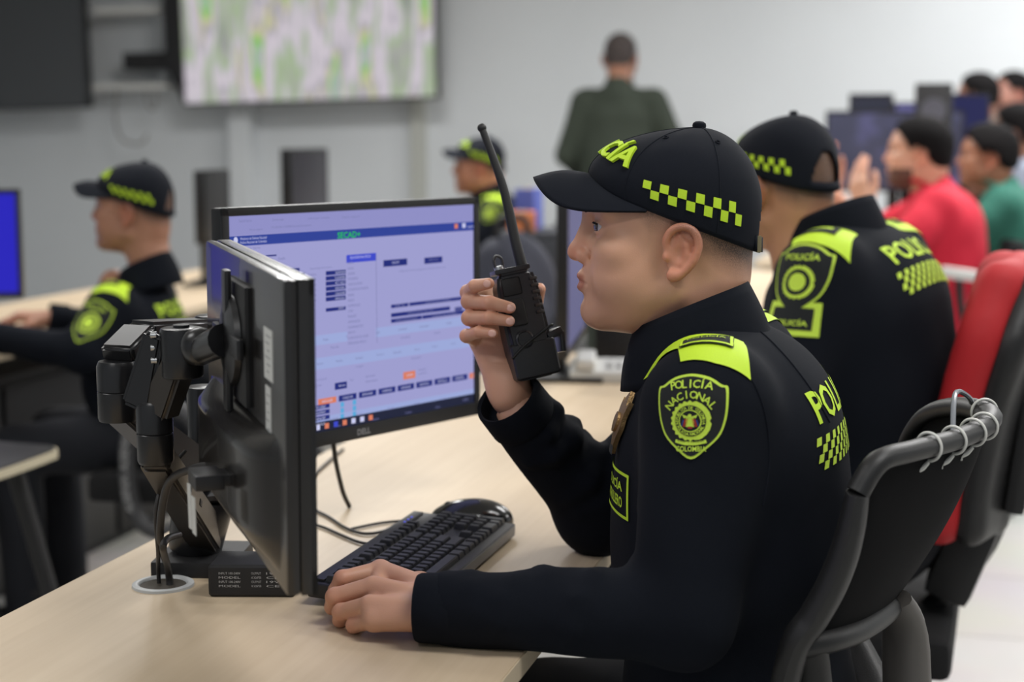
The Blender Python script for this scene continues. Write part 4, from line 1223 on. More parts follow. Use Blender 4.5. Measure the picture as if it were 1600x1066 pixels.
# drop-down list
qp(540.5, 397.2, 587, 537, 0, .0008); qp(540.5, 398.8, 587, 407.2, 4, .0011); tp('SELECCIONE UNA OPCION', 562, 401.6, .0036, 6, width=.040, lift=.0015)
for i, (w_, t) in enumerate(zip((.010, .011, .013, .019, .028, .040, .012, .012, .024, .010, .016, .024, .030, .014, .040, .036), ('HURTO', 'RIÑA', 'LESIONES', 'EXTORSION', 'VIOLENCIA INTRAF', 'ACCIDENTE DE TRANSITO', 'INCENDIO', 'RUIDO', 'SOSPECHOSO', 'OTRO', 'FRAUDE', 'AMENAZA', 'DESAPARECIDO', 'APOYO', 'ALTERACION DEL ORDEN', 'EMERGENCIA MEDICA'))):
    x, z = scr(543, 411.0 + i * 8.4); t2, f2_ = text2d(t, .0038, width=w_)
    mb.add([(x + u + w_ / 2, -.0019, z + v) for u, v in t2], f2_, 5)
zz = scr(587, 410); qp(587, 398, 587.8, 536, 5, .0014)
qp(599, 407, 636, 414, 2); tp('BUSCAR', 618, 410, .0032, 6, width=.014); qp(663, 403, 691, 410, 2); tp('LIMPIAR FILTRO', 677, 406, .0032, 5, width=.022)
tp('Verifique que la informacion ingresada en el formulario sea la correcta', 660, 421, .0034, 5, width=.100)
for ax, ay, bx, by, s in ((611, 476.5, 638, 481.8, 'ID'), (639.5, 473.2, 729, 478.4, 'DESCRIPCION DEL INCIDENTE'), (611, 490, 703, 496, 'ESTADO ACTUAL DEL CASO'), (711, 480.5, 722, 486.5, 'VER'), (611, 499, 659, 504.8, 'PRIORIDAD'), (660, 493.2, 729, 498.6, 'OBSERVACIONES')):
    ql(ax, ay, by, bx, 2); tp(s, (ax + bx) / 2, (ay + by) / 2 - (bx - ax) * .06, .0034, 5, width=min(.055, .012 * len(s) ** .6))
# pale table bands and lines of small print
rng = random.Random(4)
def row(y_l, n, mi_band, h=10, x0=482, x1=735, slope=-.145, words=True):
    a = scr(x0, y_l); hh = .0062 * h / 10
    if mi_band is not None: q(sx0, a[1] - hh, sx1, a[1] + hh, mi_band, .0002)
    for i in range(n):
        x = -MW / 2 + .13 + i * (MW - .15) / n + rng.uniform(-.004, .004); w_ = rng.uniform(.009, .020)
        t, f = text2d(rng.choice(['Fecha', 'Estado', 'Caso', 'Lugar', 'Unidad', 'Tiempo', 'Patrulla', 'Accion']), .0034, width=w_); mb.add([(x + u, -.0012, a[1] + v) for u, v in t], f, 5)
row(534, 7, 11, 11); row(548, 5, None); row(571, 9, 11, 13); row(585, 3, None, 8)
tp('Resultado de la busqueda', 496, 594, .0036, 5, width=.034); tp('Accion del caso', 492, 603, .0036, 5, width=.024); tp('Tipo', 549, 594, .0036, 5, width=.008); tp('Unidad asignada', 578, 588, .0036, 5, width=.020); tp('Observacion', 580, 595, .0034, 5, width=.024); tp('Patrulla 2', 660, 577, .0034, 5, width=.016); tp('Cuadrante', 660, 583, .0034, 5, width=.018)
qp(523, 599, 542, 606.5, 2); tp('Seleccionar', 534, 602, .0033, 6, width=.013); qp(630, 582, 649, 590.5, 8); tp('GUARDAR', 640, 586, .0033, 6, width=.014)
# row of buttons
zb = scr(560, 618)[1]; bx0 = scr(497, 627)[0]
for i in range(9):
    x0 = bx0 + i * .0372 * 1.06; q(x0, zb - .0042, x0 + .0345, zb + .0042, 8 if i in (0, 8) else 2, .0003)
    t, f = text2d(['ANULAR', 'CONSULTAR', 'ENVIAR', 'CERRAR', 'REASIGNAR', 'REGISTRO', 'DETALLE', 'IMPRIMIR', 'SALIR'][i], .0034, width=.020); mb.add([(x0 + .017 + u, -.0012, zb + v) for u, v in t], f, 6)
for i, s in enumerate(('TIPO CASO', 'REGISTRO', 'UNIDADES', 'PATRULLA')):
    ql(482.5, 636 + i * 8.9, 642.6 + i * 8.9, 515, 2); tp(s, 499, 636.6 + i * 8.9, .0035, 6, width=.022)
for i in range(4):
    for j, x in enumerate((532, 551)):
        if j == 1 and i == 3: continue
        qp(x, 629 + i * 9.2 - j * 3.5, x + 5.5, 635.5 + i * 9.2 - j * 3.5, 9)
row(640, 6, 11, 10, 600); row(652, 5, None, 8, 600); qp(621, 639, 627, 646.5, 2)
# taskbar
q(sx0, sz0, sx1, sz0 + .0135, 10, .0004)
for i, mi in enumerate((6, 6, 8, 4, 8, 6, 6, 8)):
    x = sx0 + .012 + .135 * 0 + i * .0172 + .118; q(x, sz0 + .003, x + .008, sz0 + .0105, mi, .0008)
t, f = text2d('10:42', .004); mb.add([(sx1 - .02 + u, -.0016, sz0 + .0068 + v) for u, v in t], f, 5)
scm = mb.build('screen', SCREEN_MATS, mon, smooth=False)
mb = MB(); t, f = text2d('DELL', .0085, bold=.02); x, z = scr(566, 686)
mb.add([(x + u, -.0045, .0098 + v) for u, v in t], f); mb.build('maker_lettering', mat('silver_print', (150, 150, 152), .4), mon, smooth=False)
mb = MB(); mb.box((0, .030, MH * .5), (.24, .03, .2), bev=.012); mb.build('back_housing', BLACK_PL, mon)
mb = MB(); mb.tube([(.0, .06, .07), (.005, .065, -.02), (.03, .075, -.09), (.05, .08, -.122)], .0035, 8); tag(mb.build('power_cord', BLACK_PL, mon), 'black cord hanging below')

# near monitor, seen from behind
T2, W2, H2 = .026, .440, .302
th = math.radians(35); wv = vv(-math.sin(th), math.cos(th), 0)
nf = at(487, 690, 1.50); nf.z = 0
# local X runs from the far end to the near end so that the screen faces the officer
rz2 = math.atan2(-wv.y, -wv.x)
near = empty('computer_monitor', nf + wv * (W2 / 2) + vv(0, 0, .862), rz2 + math.pi, 'black computer monitor turned away, its glossy back and stickers to the viewer', 'monitor')
near.rotation_euler = (0, -.022, rz2 + math.pi)
GLOSS_BACK = mat('glossy_black_back', (28, 26, 25), .27, coat=.2)
bk = MB(); bk.box((0, T2 / 2 + .006, H2 / 2), (W2, T2 - .012, H2), bev=.0068, seg=2); bk.box((0, .006, H2 / 2), (W2, .012, H2), bev=.002)
n2 = Matrix()
# orientation: screen faces -Y local; back is +Y
c2 = bk.build('casing', GLOSS_BACK, near)
mb = MB()
for cx, cz, w, h in ((0, H2 - .008, W2, .016), (0, .012, W2, .024), (-W2 / 2 + .008, H2 / 2, .016, H2), (W2 / 2 - .008, H2 / 2, .016, H2)): mb.box((cx, -.001, cz), (w, .006, h), bev=.001)
mb.build('bezel', BLACK_PL, near)
mb = MB(); mb.box((0, -.0008, H2 / 2 + .003), (W2 - .03, .001, H2 - .045)); mb.build('screen', emis('screen_dim', (150, 152, 200), .8), near, smooth=False)
# lower bulge with sloping top
mb = MB()
def bulge(u, v):
    x = (u - .5) * (W2 - .05); e = 1 - abs(2 * u - 1) ** 6
    z = .012 + v * .135; d = (math.sin(min(1, v * 3.2) * math.pi / 2) * min(1, (1 - v) * 7) ** .7) * .030 * e
    return Vector((x, T2 - .001 + d, z))
mb.grid(bulge, 40, 30); mb.build('back_bulge', GLOSS_BACK, near)
mb = MB(); mb.box((0, T2 + .003, .215), (.125, .008, .125), bev=.004); mb.build('mount_recess', BLACK_MATTE, near)
STK = mat('white_sticker', (200, 202, 200), .5); 
def back_pt(x, z, d=.0008): return Vector((x, T2 + d, z))
for cx, cz, w, h in ((-.150, .222, .040, .050), (-.146, .160, .024, .060)):
    mb = MB(); mb.box((cx, T2 + .0004, cz), (w, .0008, h)); st = mb.build('sticker', STK, near, smooth=False)
    mb = MB()
    for k in range(6):
        mb.box((cx + (k % 2 - .5) * .004, T2 + .0010, cz + h * (.36 - .14 * k)), (w * (.6 - .16 * (k % 3)), .0004, h * .022))
    mb.build('print', mat('sticker_print', (140, 140, 142), .6), st, smooth=False)
# mount plate and knuckle on its back
mb = MB(); mb.lathe([(0, .010), (.030, .010), (.046, .006), (.048, .0), (0, 0)], (0, T2 + .008, .215), (0, 1, 0), 32)
mb.box((0, T2 + .014, .215), (.022, .008, .15), bev=.004); mb.box((0, T2 + .014, .215), (.15, .008, .022), bev=.004)
mb.build('mount_plate', BLACK_PL, near)

# dual monitor arm clamped to the back of the desk
ARM = mat('arm_black', (24, 24, 26), .28, spec=.5, noise=.1, nscale=200)
ARM_M = mat('arm_dark_metal', (70, 66, 62), .34, metal=.6)
base = on_z(318, 885, .74); base.z = 0
arm = empty('monitor_arm', base + vv(0, 0, .74), 0, 'black double monitor arm standing at the rear edge of the foreground desk', 'monitor arm')
def L(px, py, d): return at(px, py, d) - arm.location
post = L(342, 700, 1.93)
mb = MB(); mb.box((-.0, .0, .010), (.105, .115, .020), rot=(0, 0, .2), bev=.003); mb.build('base_plate', BLACK_MATTE, arm)
p0 = vv(0.0, .0, .02)
mb = MB(); mb.cyl(p0 + vv(-.012, 0, 0), p0 + vv(.004, 0, .075), .034, .040, 32, bev=.004); mb.lathe([(.040, 0), (.046, .004), (.046, .010), (.03, .014), (0, .014)], p0 + vv(.004, 0, .072), (0, 0, 1), 32); mb.build('base_collar', ARM, arm)
mb = MB(); mb.cyl((.006, .0, .09), (.006, 0, .235), .021, n=28, bev=.002); mb.build('post', ARM, arm)
def link_bar(a, b, w0, w1, h0, h1, name, m, holes=()):
    """tapered box section from a to b with rounded edges and dark slots"""
    a, b = Vector(a), Vector(b); d = b - a; Ln = d.length; X = d.normalized(); Y = Vector((0, 0, 1)).cross(X).normalized(); Z = X.cross(Y)
    Mx = Matrix((X, Y, Z)).transposed().to_4x4(); Mx.translation = a
    bm = bmesh.new(); bmesh.ops.create_cube(bm, size=1)
    for v in bm.verts:
        e = v.co.x + .5; v.co = Vector((e * Ln, v.co.y * (w0 + (w1 - w0) * e), v.co.z * (h0 + (h1 - h0) * e)))
    bmesh.ops.bevel(bm, geom=list(bm.edges), offset=.005, segments=3, affect='EDGES')
    mb = MB(); mb.bm(bm, 0, Mx); o = mb.build(name, m, arm)
    if holes:
        for t, s, ln, hh in holes:
            mb = MB(); mb.box(Mx @ Vector((t * Ln, s * (w0 + (w1 - w0) * t) / 2, 0)), (ln, .0016, hh), rot=Mx.to_3x3().to_4x4(), bev=.0006)
            mb.build('slot', BLACK_MATTE, o)
    return o
jA = L(184, 612, 1.86); jC = L(242, 672, 1.80)
mb = MB()
ax = vv(0, 0, 1)
mb.lathe([(0, -.034), (.022, -.034), (.0235, -.030), (.0235, .000), (.0225, .001), (.0235, .002), (.0235, .030), (.021, .036), (0, .036)], jA, ax, 32); mb.build('elbow_joint', ARM, arm)
link_bar(jA + vv(0, 0, -.018), vv(.006, 0, .115), .036, .042, .034, .050, 'lower_link', ARM, ((.28, -1, .020, .010), (.28, 1, .020, .010)))
# upper cover running back to the far monitor
jB = L(330, 512, 2.0)
link_bar(jA + vv(0, 0, .042), L(222, 522, 1.90), .046, .046, .022, .030, 'upper_link', ARM)
link_bar(L(218, 524, 1.90), jB, .046, .038, .034, .024, 'upper_link', ARM)
vb = MM @ Vector((.0, .046, MH * .5)) - arm.location
mb = MB(); mb.cyl(jB + vv(0, 0, -.03), jB + vv(0, 0, .016), .020, n=24, bev=.003); mb.tube([jB + vv(0, 0, -.012), jB.lerp(vb, .5), vb], .014, 12); mb.build('far_head', ARM, arm)
# near branch: cylinder joint, gas spring link, tilting head
mb = MB(); mb.lathe([(0, -.038), (.0185, -.038), (.0205, -.034), (.0205, -.004), (.0195, -.003), (.0205, -.002), (.0205, .030), (.018, .034), (0, .034)], jC, ax, 32); mb.build('elbow_joint', ARM, arm)
link_bar(jC + vv(0, 0, -.030), vv(.006, 0, .04), .034, .040, .034, .046, 'lower_link', ARM_M, ((.36, -1, .010, .008), (.55, -1, .010, .008), (.36, 1, .010, .008)))
jD = L(284, 548, 1.775)
link_bar(jC + vv(.004, 0, .020), jD + vv(0, 0, -.005), .034, .038, .040, .030, 'spring_link', ARM_M)
link_bar(jC + vv(-.016, -.012, .025), jD + vv(-.026, -.012, .020), .008, .008, .040, .026, 'side_cover', ARM)
mb = MB(); mb.cyl(jD + vv(0, 0, -.030), jD + vv(0, 0, .026), .0235, n=28, bev=.003); mb.lathe([(.009, 0), (.009, .003), (0, .003)], jD + vv(0, 0, .026), ax, 16); mb.build('tilt_head', ARM, arm)
NM = Matrix.Translation(near.location) @ Euler(near.rotation_euler).to_matrix().to_4x4()
vn = NM @ Vector((0, T2 + .018, .215)) - arm.location
mb = MB(); mb.tube([jD + vv(.012, 0, -.004), jD.lerp(vn, .55) + vv(0, 0, -.004), vn], [.013, .016, .018], 14, smooth=4); bm = bmesh.new(); bmesh.ops.create_uvsphere(bm, u_segments=20, v_segments=12, radius=.021); mb.bm(bm, 0, Matrix.Translation(jD.lerp(vn, .45))); mb.build('ball_head', ARM, arm)
mb = MB()
for k in range(3): mb.cyl(jD + vv(-.024, -.012, -.01 + .014 * k), jD + vv(-.030, -.014, -.01 + .014 * k), .004, n=10)
mb.build('hinge_bolts', METAL, arm)

# power adapter box by the grommet
pb = on_z(385, 932, .74)
box = empty('power_adapter', (pb.x - .0, pb.y + .03, .74), .25, 'small black power box with white fine print on the desk below the turned-away monitor', 'power adapter')
mb = MB(); mb.box((0, 0, .020), (.105, .070, .040), bev=.008, seg=3); mb.build('case', BLACK_MATTE, box)
mb = MB()
for k in range(4):
    for j, (x, w) in enumerate(((-.026, .026), (.006, .012), (.026, .016))):
        t, f = text2d(['INPUT 100-240V', 'OUTPUT', '19V', 'MODEL', 'AC ADAPTER', 'CE'][(k * 3 + j) % 6], .0028, width=w); mb.add([(x + u, -.0354, .030 - .0052 * k + v) for u, v in t], f)
mb.build('fine_print', mat('print_grey', (170, 170, 170), .6), box, smooth=False)
# cords through the grommet
CORD = mat('dark_cord', (44, 42, 42), .5)
def cord(label, pts, r, name='power_cord', owner=None):
    owner = owner or near
    Mi = (Matrix.Translation(owner.location) @ Euler(owner.rotation_euler).to_matrix().to_4x4()).inverted()
    mb = MB(); mb.tube([Mi @ Vector(p) for p in pts], r, 10, smooth=8); o = mb.build(name, CORD, owner); o['label'] = label; return o
gx = G
cord('thick dark cord rising from the grommet to the back of the turned-away monitor', [gx + vv(.008, .006, -.03), gx + vv(.004, .006, .02), at(250, 840, 1.87), at(262, 758, 1.82), at(300, 733, 1.78), at(345, 727, 1.74), at(392, 727, 1.66)], .0046)
cord('thin dark cord looping from the grommet beside the arm base', [gx + vv(-.006, .002, -.03), gx + vv(-.006, .0, .02), at(247, 860, 1.89), at(244, 795, 1.86), at(262, 740, 1.88), at(290, 705, 1.90)], .0026)
cord('grey looped cord bending over the grommet in front of the arm base', [gx + vv(.012, -.006, -.02), gx + vv(.010, -.004, .02), at(255, 858, 1.84), at(262, 842, 1.86), at(280, 836, 1.89)], .0042)
plug = empty('video_plug', NM @ Vector((-.070, T2 + .050, .085)), near.rotation_euler.z, 'black video plug with white printed tags behind the turned-away monitor', 'plug')
mb = MB(); mb.box((0, 0, 0), (.05, .030, .016), bev=.003); mb.box((0, -.02, -.0), (.036, .03, .012), bev=.002); mb.build('plug_body', BLACK_PL, plug)
mb = MB(); mb.box((.012, .0154, -.030), (.020, .0008, .046), rot=(0, .12, 0)); mb.box((-.014, .0154, -.034), (.022, .0008, .038), rot=(0, .08, 0)); mb.build('tag', STK, plug, smooth=False)
# ---------------------------------------------------------------- keyboard
kb = empty('keyboard', (-.634, 1.893, .7432), 0, 'black full-size keyboard under the left hand of the officer', 'keyboard')
kb.rotation_euler = (0, math.radians(-3.0) * -1, math.radians(-1.0))
KL, KW = .375, .148     # along Y and along X; the rear edge is at -X
KEY = mat('key_black', (30, 30, 33), .45, noise=.1, nscale=200); KCASE = mat('keyboard_case', (24, 24, 27), .42)
mb = MB(); mb.box((0, 0, .012), (KW, KL, .018), bev=.004, seg=3); kc = mb.build('case', KCASE, kb)
mb = MB(); mb.box((KW / 2 - .004, 0, .0125), (.010, KL - .006, .014), bev=.003); tag(mb.build('front_edge', mat('keyboard_lip', (74, 74, 78), .35), kb), 'lighter front edge')
mb = MB(); mb.box((-KW / 2 + .010, 0, .0225), (.014, KL - .02, .003), bev=.001); mb.build('rear_strip', KCASE, kb)
mb = MB()
for k in range(3): mb.box((-KW / 2 + .012, KL / 2 - .045 - k * .014, .0243), (.003, .004, .0008))
mb.build('indicator_lights', mat('indicator_blue', (80, 90, 200), .3, emit=(70, 80, 220), estr=.6), kb)
U = .0189; UY = .0161
def key_mesh(w, d):
    mb = MB(); h = .0075
    b = [(-d / 2, -w / 2), (d / 2, -w / 2), (d / 2, w / 2), (-d / 2, w / 2)]; i = .0018
    t = [(-d / 2 + i, -w / 2 + i), (d / 2 - i, -w / 2 + i), (d / 2 - i, w / 2 - i), (-d / 2 + i, w / 2 - i)]
    bm = bmesh.new(); vb_ = [bm.verts.new((x, y, 0)) for x, y in b]; vt = [bm.verts.new((x, y, h)) for x, y in t]
    bm.faces.new(vt); bm.faces.new(vb_[::-1])
    for k in range(4): bm.faces.new((vb_[k], vb_[(k + 1) % 4], vt[(k + 1) % 4], vt[k]))
    bmesh.ops.bevel(bm, geom=[e for e in bm.edges if e.verts[0].co.z > .001 or e.verts[1].co.z > .001], offset=.0009, segments=2, affect='EDGES')
    mb.bm(bm); return mb.mesh('key')
KM = {}
def key(row_x, y, w=1.0, d=1.0):
    k = (w, d)
    if k not in KM:
        KM[k] = key_mesh(w * UY - .0017, d * U - .0018); KM[k].materials.append(KEY); KM[k].shade_smooth(); KM[k].set_sharp_from_angle(angle=math.radians(35))
    o = bpy.data.objects.new('key', KM[k]); COL.objects.link(o); o.parent = kb; o.location = (row_x, y, .0205)
def key_row(x, y0, ws):
    y = y0
    for w in ws:
        if w < 0: y += -w * UY; continue
        key(x, y + w * UY / 2, w); y += w * UY
ya = -KL / 2 + .010
rows = [-.048, -.0240, -.0051, .0138, .0327, .0516]
key_row(rows[0], ya, [1, -1, 1, 1, 1, 1, -.5, 1, 1, 1, 1, -.5, 1, 1, 1, 1, -.25, 1, 1, 1])
key_row(rows[1], ya, [1] * 13 + [2, -.25, 1, 1, 1, -.25, 1, 1, 1, 1])
key_row(rows[2], ya, [1.5] + [1] * 12 + [1.5, -.25, 1, 1, 1, -.25, 1, 1, 1])
key_row(rows[3], ya, [1.75] + [1] * 11 + [2.25, -.25, -3, -.25, 1, 1, 1])
key_row(rows[4], ya, [2.25] + [1] * 10 + [2.75, -.25, -1, 1, -1, -.25, 1, 1, 1])
key_row(rows[5], ya, [1.5, 1.25, 1.25, 5.75, 1.5, 1.25, 1.5, 1, -.25, 1, 1, 1, -.25, 2, 1])
key((rows[2] + rows[3]) / 2, ya + 21.5 * UY + UY / 2, 1.0, 2.0); key((rows[4] + rows[5]) / 2, ya + 21.5 * UY + UY / 2, 1.0, 2.0)
# cords leaving the rear edge
def desk_cord(label, px, r=.0022, owner=None):
    pts = [on_z(x, y, .7432) for x, y in px]; return cord(label, pts, r, 'data_cable', owner)
desk_cord('upper thin black cable curving over the desk from the keyboard corner', [(618, 820), (600, 830), (570, 834), (540, 825), (510, 806), (480, 794), (450, 790)], owner=kb)
desk_cord('lower thin black cable running over the desk to the keyboard rear', [(588, 852), (560, 847), (530, 835), (505, 824), (480, 818), (450, 812)], owner=kb)
desk_cord('short green-black cable end under the lit monitor', [(478, 752), (495, 738), (515, 720), (536, 702)], .0026, owner=mon)

# mouse
mp_ = on_z(733, 826, .74) + vv(0, .014, 0)
ms = empty('computer_mouse', mp_, math.radians(4), 'glossy black computer mouse beside the far end of the keyboard', 'mouse')
s = Solid((-.075, -.045, -.005), (.075, .045, .055), .0022)
s.ell((.008, 0, .010), (.052, .0315, .030)); s.ell((-.020, 0, .010), (.040, .029, .022), k=.012); s.ell((0, 0, -.5), (3, 3, .5), op='s')
V, Q = s.skin(); link('shell', np_mesh('shell', V, Q), mat('mouse_gloss', (16, 16, 18), .18, coat=.5), ms)
mb = MB(); mb.cyl((-.034, -.004, .026), (-.034, .004, .026), .008, n=18, bev=.001); mb.build('scroll_wheel', BLACK_MATTE, ms)
mb = MB()
for sy in (-1, 1): mb.tube([(-.015, .0300 * sy, .016), (.010, .0312 * sy, .019), (.032, .0275 * sy, .017)], .002, 8)
mb.build('side_seam', BLACK_MATTE, ms)
mb = MB(); mb.tube([(-.056, 0, .006), (-.075, .004, .004), (-.10, .0, .003), (-.13, -.02, .003), (-.16, -.06, .003)], .002, 8); mb.build('cable', CORD, ms)

# ---------------------------------------------------------------- radio in the raised hand
rb_, rt = at(833, 592, 1.995), at(797, 425, 1.995)
zax = (rt - rb_).normalized(); cdir = (CAM_LOC - (rb_ + rt) / 2).normalized()
yax = -(cdir - zax * cdir.dot(zax)).normalized()          # local -Y looks to the camera
yax = (Matrix.Rotation(math.radians(14), 3, zax) @ yax); xax = yax.cross(zax)
RM = Matrix((xax, yax, zax)).transposed().to_4x4(); RM.translation = rb_
radio = empty('handheld_radio', rb_, 0, 'black handheld police radio with long antenna held up in front of the face', 'radio'); radio.rotation_euler = RM.to_euler()
RH = (rt - rb_).length
R_PL = mat('radio_black', (34, 34, 37), .33, noise=.15, nscale=300, bump=.15, bscale=900)
bm = bmesh.new(); bmesh.ops.create_cube(bm, size=1)
bmesh.ops.subdivide_edges(bm, edges=[e for e in bm.edges if abs(e.verts[0].co.z - e.verts[1].co.z) > .5], cuts=6)
for v in bm.verts:
    t = v.co.z + .5; w = .050 + .006 * math.sin(t * math.pi) - .006 * (t > .9); d = .036 + .004 * (t < .45)
    v.co = Vector((v.co.x * w + .002, v.co.y * d, t * RH))
bmesh.ops.bevel(bm, geom=[e for e in bm.edges if e.is_boundary or e.calc_face_angle(0) > .5], offset=.006, segments=3, affect='EDGES')
mb = MB(); mb.bm(bm); mb.build('body', R_PL, radio)
# battery pack with clip at the right, seam across
mb = MB(); mb.box((.004, .0, .024), (.058, .042, .046), bev=.006, seg=3); mb.build('battery', R_PL, radio)
mb = MB(); mb.box((.036, .0, .050), (.020, .034, .010), rot=(0, -.25, 0), bev=.003); mb.box((.044, .0, .038), (.006, .032, .026), rot=(0, .1, 0), bev=.0025); mb.build('belt_clip', R_PL, radio)
mb = MB(); mb.tube([(-.026, -.0215, .030), (-.005, -.0222, .044), (.030, -.0215, .060), (.034, -.016, .060)], .0016, 8); mb.build('battery_seam', BLACK_MATTE, radio)
mb = MB()
for k in range(6): mb.box((.0225, -.0165, RH * .90 - k * .0085), (.012, .0036, .0042), rot=(0, 0, .35), bev=.0014)
mb.build('grille_ribs', R_PL, radio)
mb = MB(); mb.box((-.006, -.0195, RH * .62), (.020, .006, .034), bev=.004, seg=3); mb.build('talk_button', mat('button_rubber', (28, 28, 30), .6), radio)
mb = MB(); mb.box((-.007, -.0185, RH * .86), (.024, .004, .022), bev=.004); mb.build('recess_panel', BLACK_MATTE, radio)
mb = MB(); mb.lathe([(.0115, 0), (.0115, .003), (.0095, .004), (.0085, .003), (0, .003)], (-.005, -.019, RH * .37), (0, -1, 0), 28); mb.box((-.005, -.0225, RH * .37), (.016, .0016, .0024), rot=(0, .2, 0)); mb.build('side_screw_cover', R_PL, radio)
mb = MB(); mb.box((.0, .0, RH + .002), (.046, .030, .006), bev=.002); mb.build('top_cap', R_PL, radio)
mb = MB(); mb.cyl((-.0135, -.002, RH), (-.0135, -.002, RH + .010), .0062, n=18, bev=.001); mb.build('channel_knob', METAL, radio)
mb = MB(); mb.tube([(-.018, -.004, RH + .008), (-.0185, -.004, RH + .018), (-.0135, -.004, RH + .0225), (-.0085, -.004, RH + .018), (-.009, -.004, RH + .008)], .0019, 8); mb.build('knob_loop', R_PL, radio)
RMi = RM.inverted()
a0 = RMi @ at(818, 424, 1.998); a1 = RMi @ at(806, 380, 1.998); a2 = RMi @ at(786, 292, 2.0); a3 = RMi @ at(753, 200, 2.003); a4 = RMi @ at(751, 193, 2.003)
mb = MB(); mb.tube([a0, a1, a2, a3], [.0075, .0068, .0056, .0044], 16); bm = bmesh.new(); bmesh.ops.create_uvsphere(bm, u_segments=16, v_segments=10, radius=.0058); mb.bm(bm, 0, Matrix.Translation(a3)); mb.build('antenna', mat('antenna_rubber', (20, 20, 21), .55), radio)
# ---------------------------------------------------------------- office chairs
CH_PL = mat('chair_plastic', (24, 24, 25), .48, noise=.1, nscale=200, bump=.15, bscale=600)
CH_MESH = mat('chair_mesh', (11, 11, 13), .9, spec=.15, bump=.5, bscale=1500)
CH_SEAT = mat('chair_seat_fabric', (18, 18, 20), .9, bump=.3, bscale=1200)
TIE = mat('white_cable_tie', (206, 206, 200), .4)
RED_FAB = mat('red_upholstery', (178, 22, 30), .7, noise=.08, nscale=300, bump=.2, bscale=900)
LET = mat('grey_lettering', (150, 150, 150), .6)
def chair_base(r, seat_z=.47, seat_mat=None, dx=0.0):
    k0 = len(r.children)
    mb = MB(); mb.box((0, 0, seat_z - .04), (.47, .48, .07), bev=.03, seg=4); mb.build('seat', seat_mat or CH_SEAT, r)
    mb = MB(); mb.box((.0, 0, seat_z - .09), (.22, .16, .04), bev=.01); mb.build('seat_mechanism', CH_PL, r)
    mb = MB(); mb.cyl((0, 0, .12), (0, 0, seat_z - .08), .026, n=20); mb.build('gas_column', BLACK_MATTE, r)
    mb = MB(); mb.cyl((0, 0, .085), (0, 0, .135), .045, n=20, bev=.005); mb.build('hub', CH_PL, r)
    for k in range(5):
        a = 2 * math.pi * k / 5 + .3; d = vv(math.cos(a), math.sin(a), 0)
        mb = MB(); mb.tube([d * .03 + vv(0, 0, .11), d * .16 + vv(0, 0, .10), d * .30 + vv(0, 0, .075)], [.024, .020, .015], 10, flat=.7); lg = mb.build('base_leg', CH_PL, r)
        mb = MB(); w = d.cross(vv(0, 0, 1))
        for s_ in (-1, 1): mb.cyl(d * .30 + w * (.006 * s_) + vv(0, 0, .028), d * .30 + w * (.024 * s_) + vv(0, 0, .028), .028, n=20, bev=.004)
        mb.cyl(d * .30 + vv(0, 0, .05), d * .30 + vv(0, 0, .08), .007, n=10); mb.build('caster', BLACK_MATTE, lg)
    if dx:
        for c in r.children: c.location.x += dx
def loop_arm(r, c, ry, rz, z0, text=None, pm=None):
    """closed loop armrest, an upright oval ring with maker lettering on its outer face; ry half length, rz half height"""
    mb = MB(); pts = []
    for k in range(28):
        a = 2 * math.pi * k / 28; ca, sa = math.cos(a), math.sin(a)
        pts.append(Vector(c) + vv(ry * math.copysign(abs(ca) ** .75, ca), 0, rz * math.copysign(abs(sa) ** .75, sa)))
    mb.tube(pts, .021, 12, closed=True, smooth=2, flat=1); o = mb.build('loop_armrest', pm or CH_PL, r)
    if text:
        sg = -1
        for side in (1, -1):
            mb = MB()
            for i, ch in enumerate(text):
                if ch == ' ': continue
                z = c[2] + (i - len(text) / 2) * rz * 1.25 / len(text)
                sa = max(-1, min(1, (z - c[2]) / rz)); ca = max(0.0, 1 - abs(sa) ** 2.67) ** .375
                x = c[0] + side * ry * ca
                t, f = text2d(ch, .019, bold=.01)
                mb.add([(x - v * 1.0 + 0, c[1] + sg * (.0218 - abs(v) * .12), z + u) for u, v in t], f)
            mb.build('armrest_lettering', LET, o, smooth=False)
    return o
# the radio officer's chair: curved plastic-framed mesh back bound with cable ties
ch = empty('office_chair', (.0 - .17, 1.86, 0), 0, 'black office chair with curved mesh back and white cable ties on its top rail', 'chair')
cl = lambda p: Vector(p) - ch.location
chair_base(ch)
railp = [cl(on_y(1340, 770, 1.635)), cl(on_y(1372, 722, 1.650)), cl(on_y(1425, 705, 1.695)), cl(on_y(1490, 688, 1.765)), cl(on_y(1535, 668, 1.825)), cl(on_y(1546, 652, 1.875)), cl(on_y(1528, 640, 1.93)), cl(on_y(1488, 636, 2.00)), cl(on_y(1448, 650, 2.06)), cl(on_y(1420, 690, 2.09)), cl(on_y(1408, 740, 2.095))]
P_, _ = catmull(railp, [0] * len(railp), 6)
nR = len(P_)
botp = [cl(on_y(1242, 1010, 1.64)), cl(on_y(1290, 1000, 1.66)), cl(on_y(1335, 985, 1.71)), cl(on_y(1368, 965, 1.78)), cl(on_y(1385, 950, 1.84)), cl(on_y(1390, 945, 1.875)), cl(on_y(1385, 938, 1.93)), cl(on_y(1365, 930, 2.00)), cl(on_y(1340, 925, 2.05)), cl(on_y(1310, 935, 2.085)), cl(on_y(1290, 945, 2.09))]
B_, _ = catmull(botp, [0] * len(botp), 6)
def back_at(u, v):
    i = min(nR - 1, u * (nR - 1)); k = int(i); k2 = min(nR - 1, k + 1); f = i - k
    a = P_[k].lerp(P_[k2], f); b = B_[k].lerp(B_[k2], f)
    return a.lerp(b, v) + vv(.012 * math.sin(v * math.pi), 0, 0)
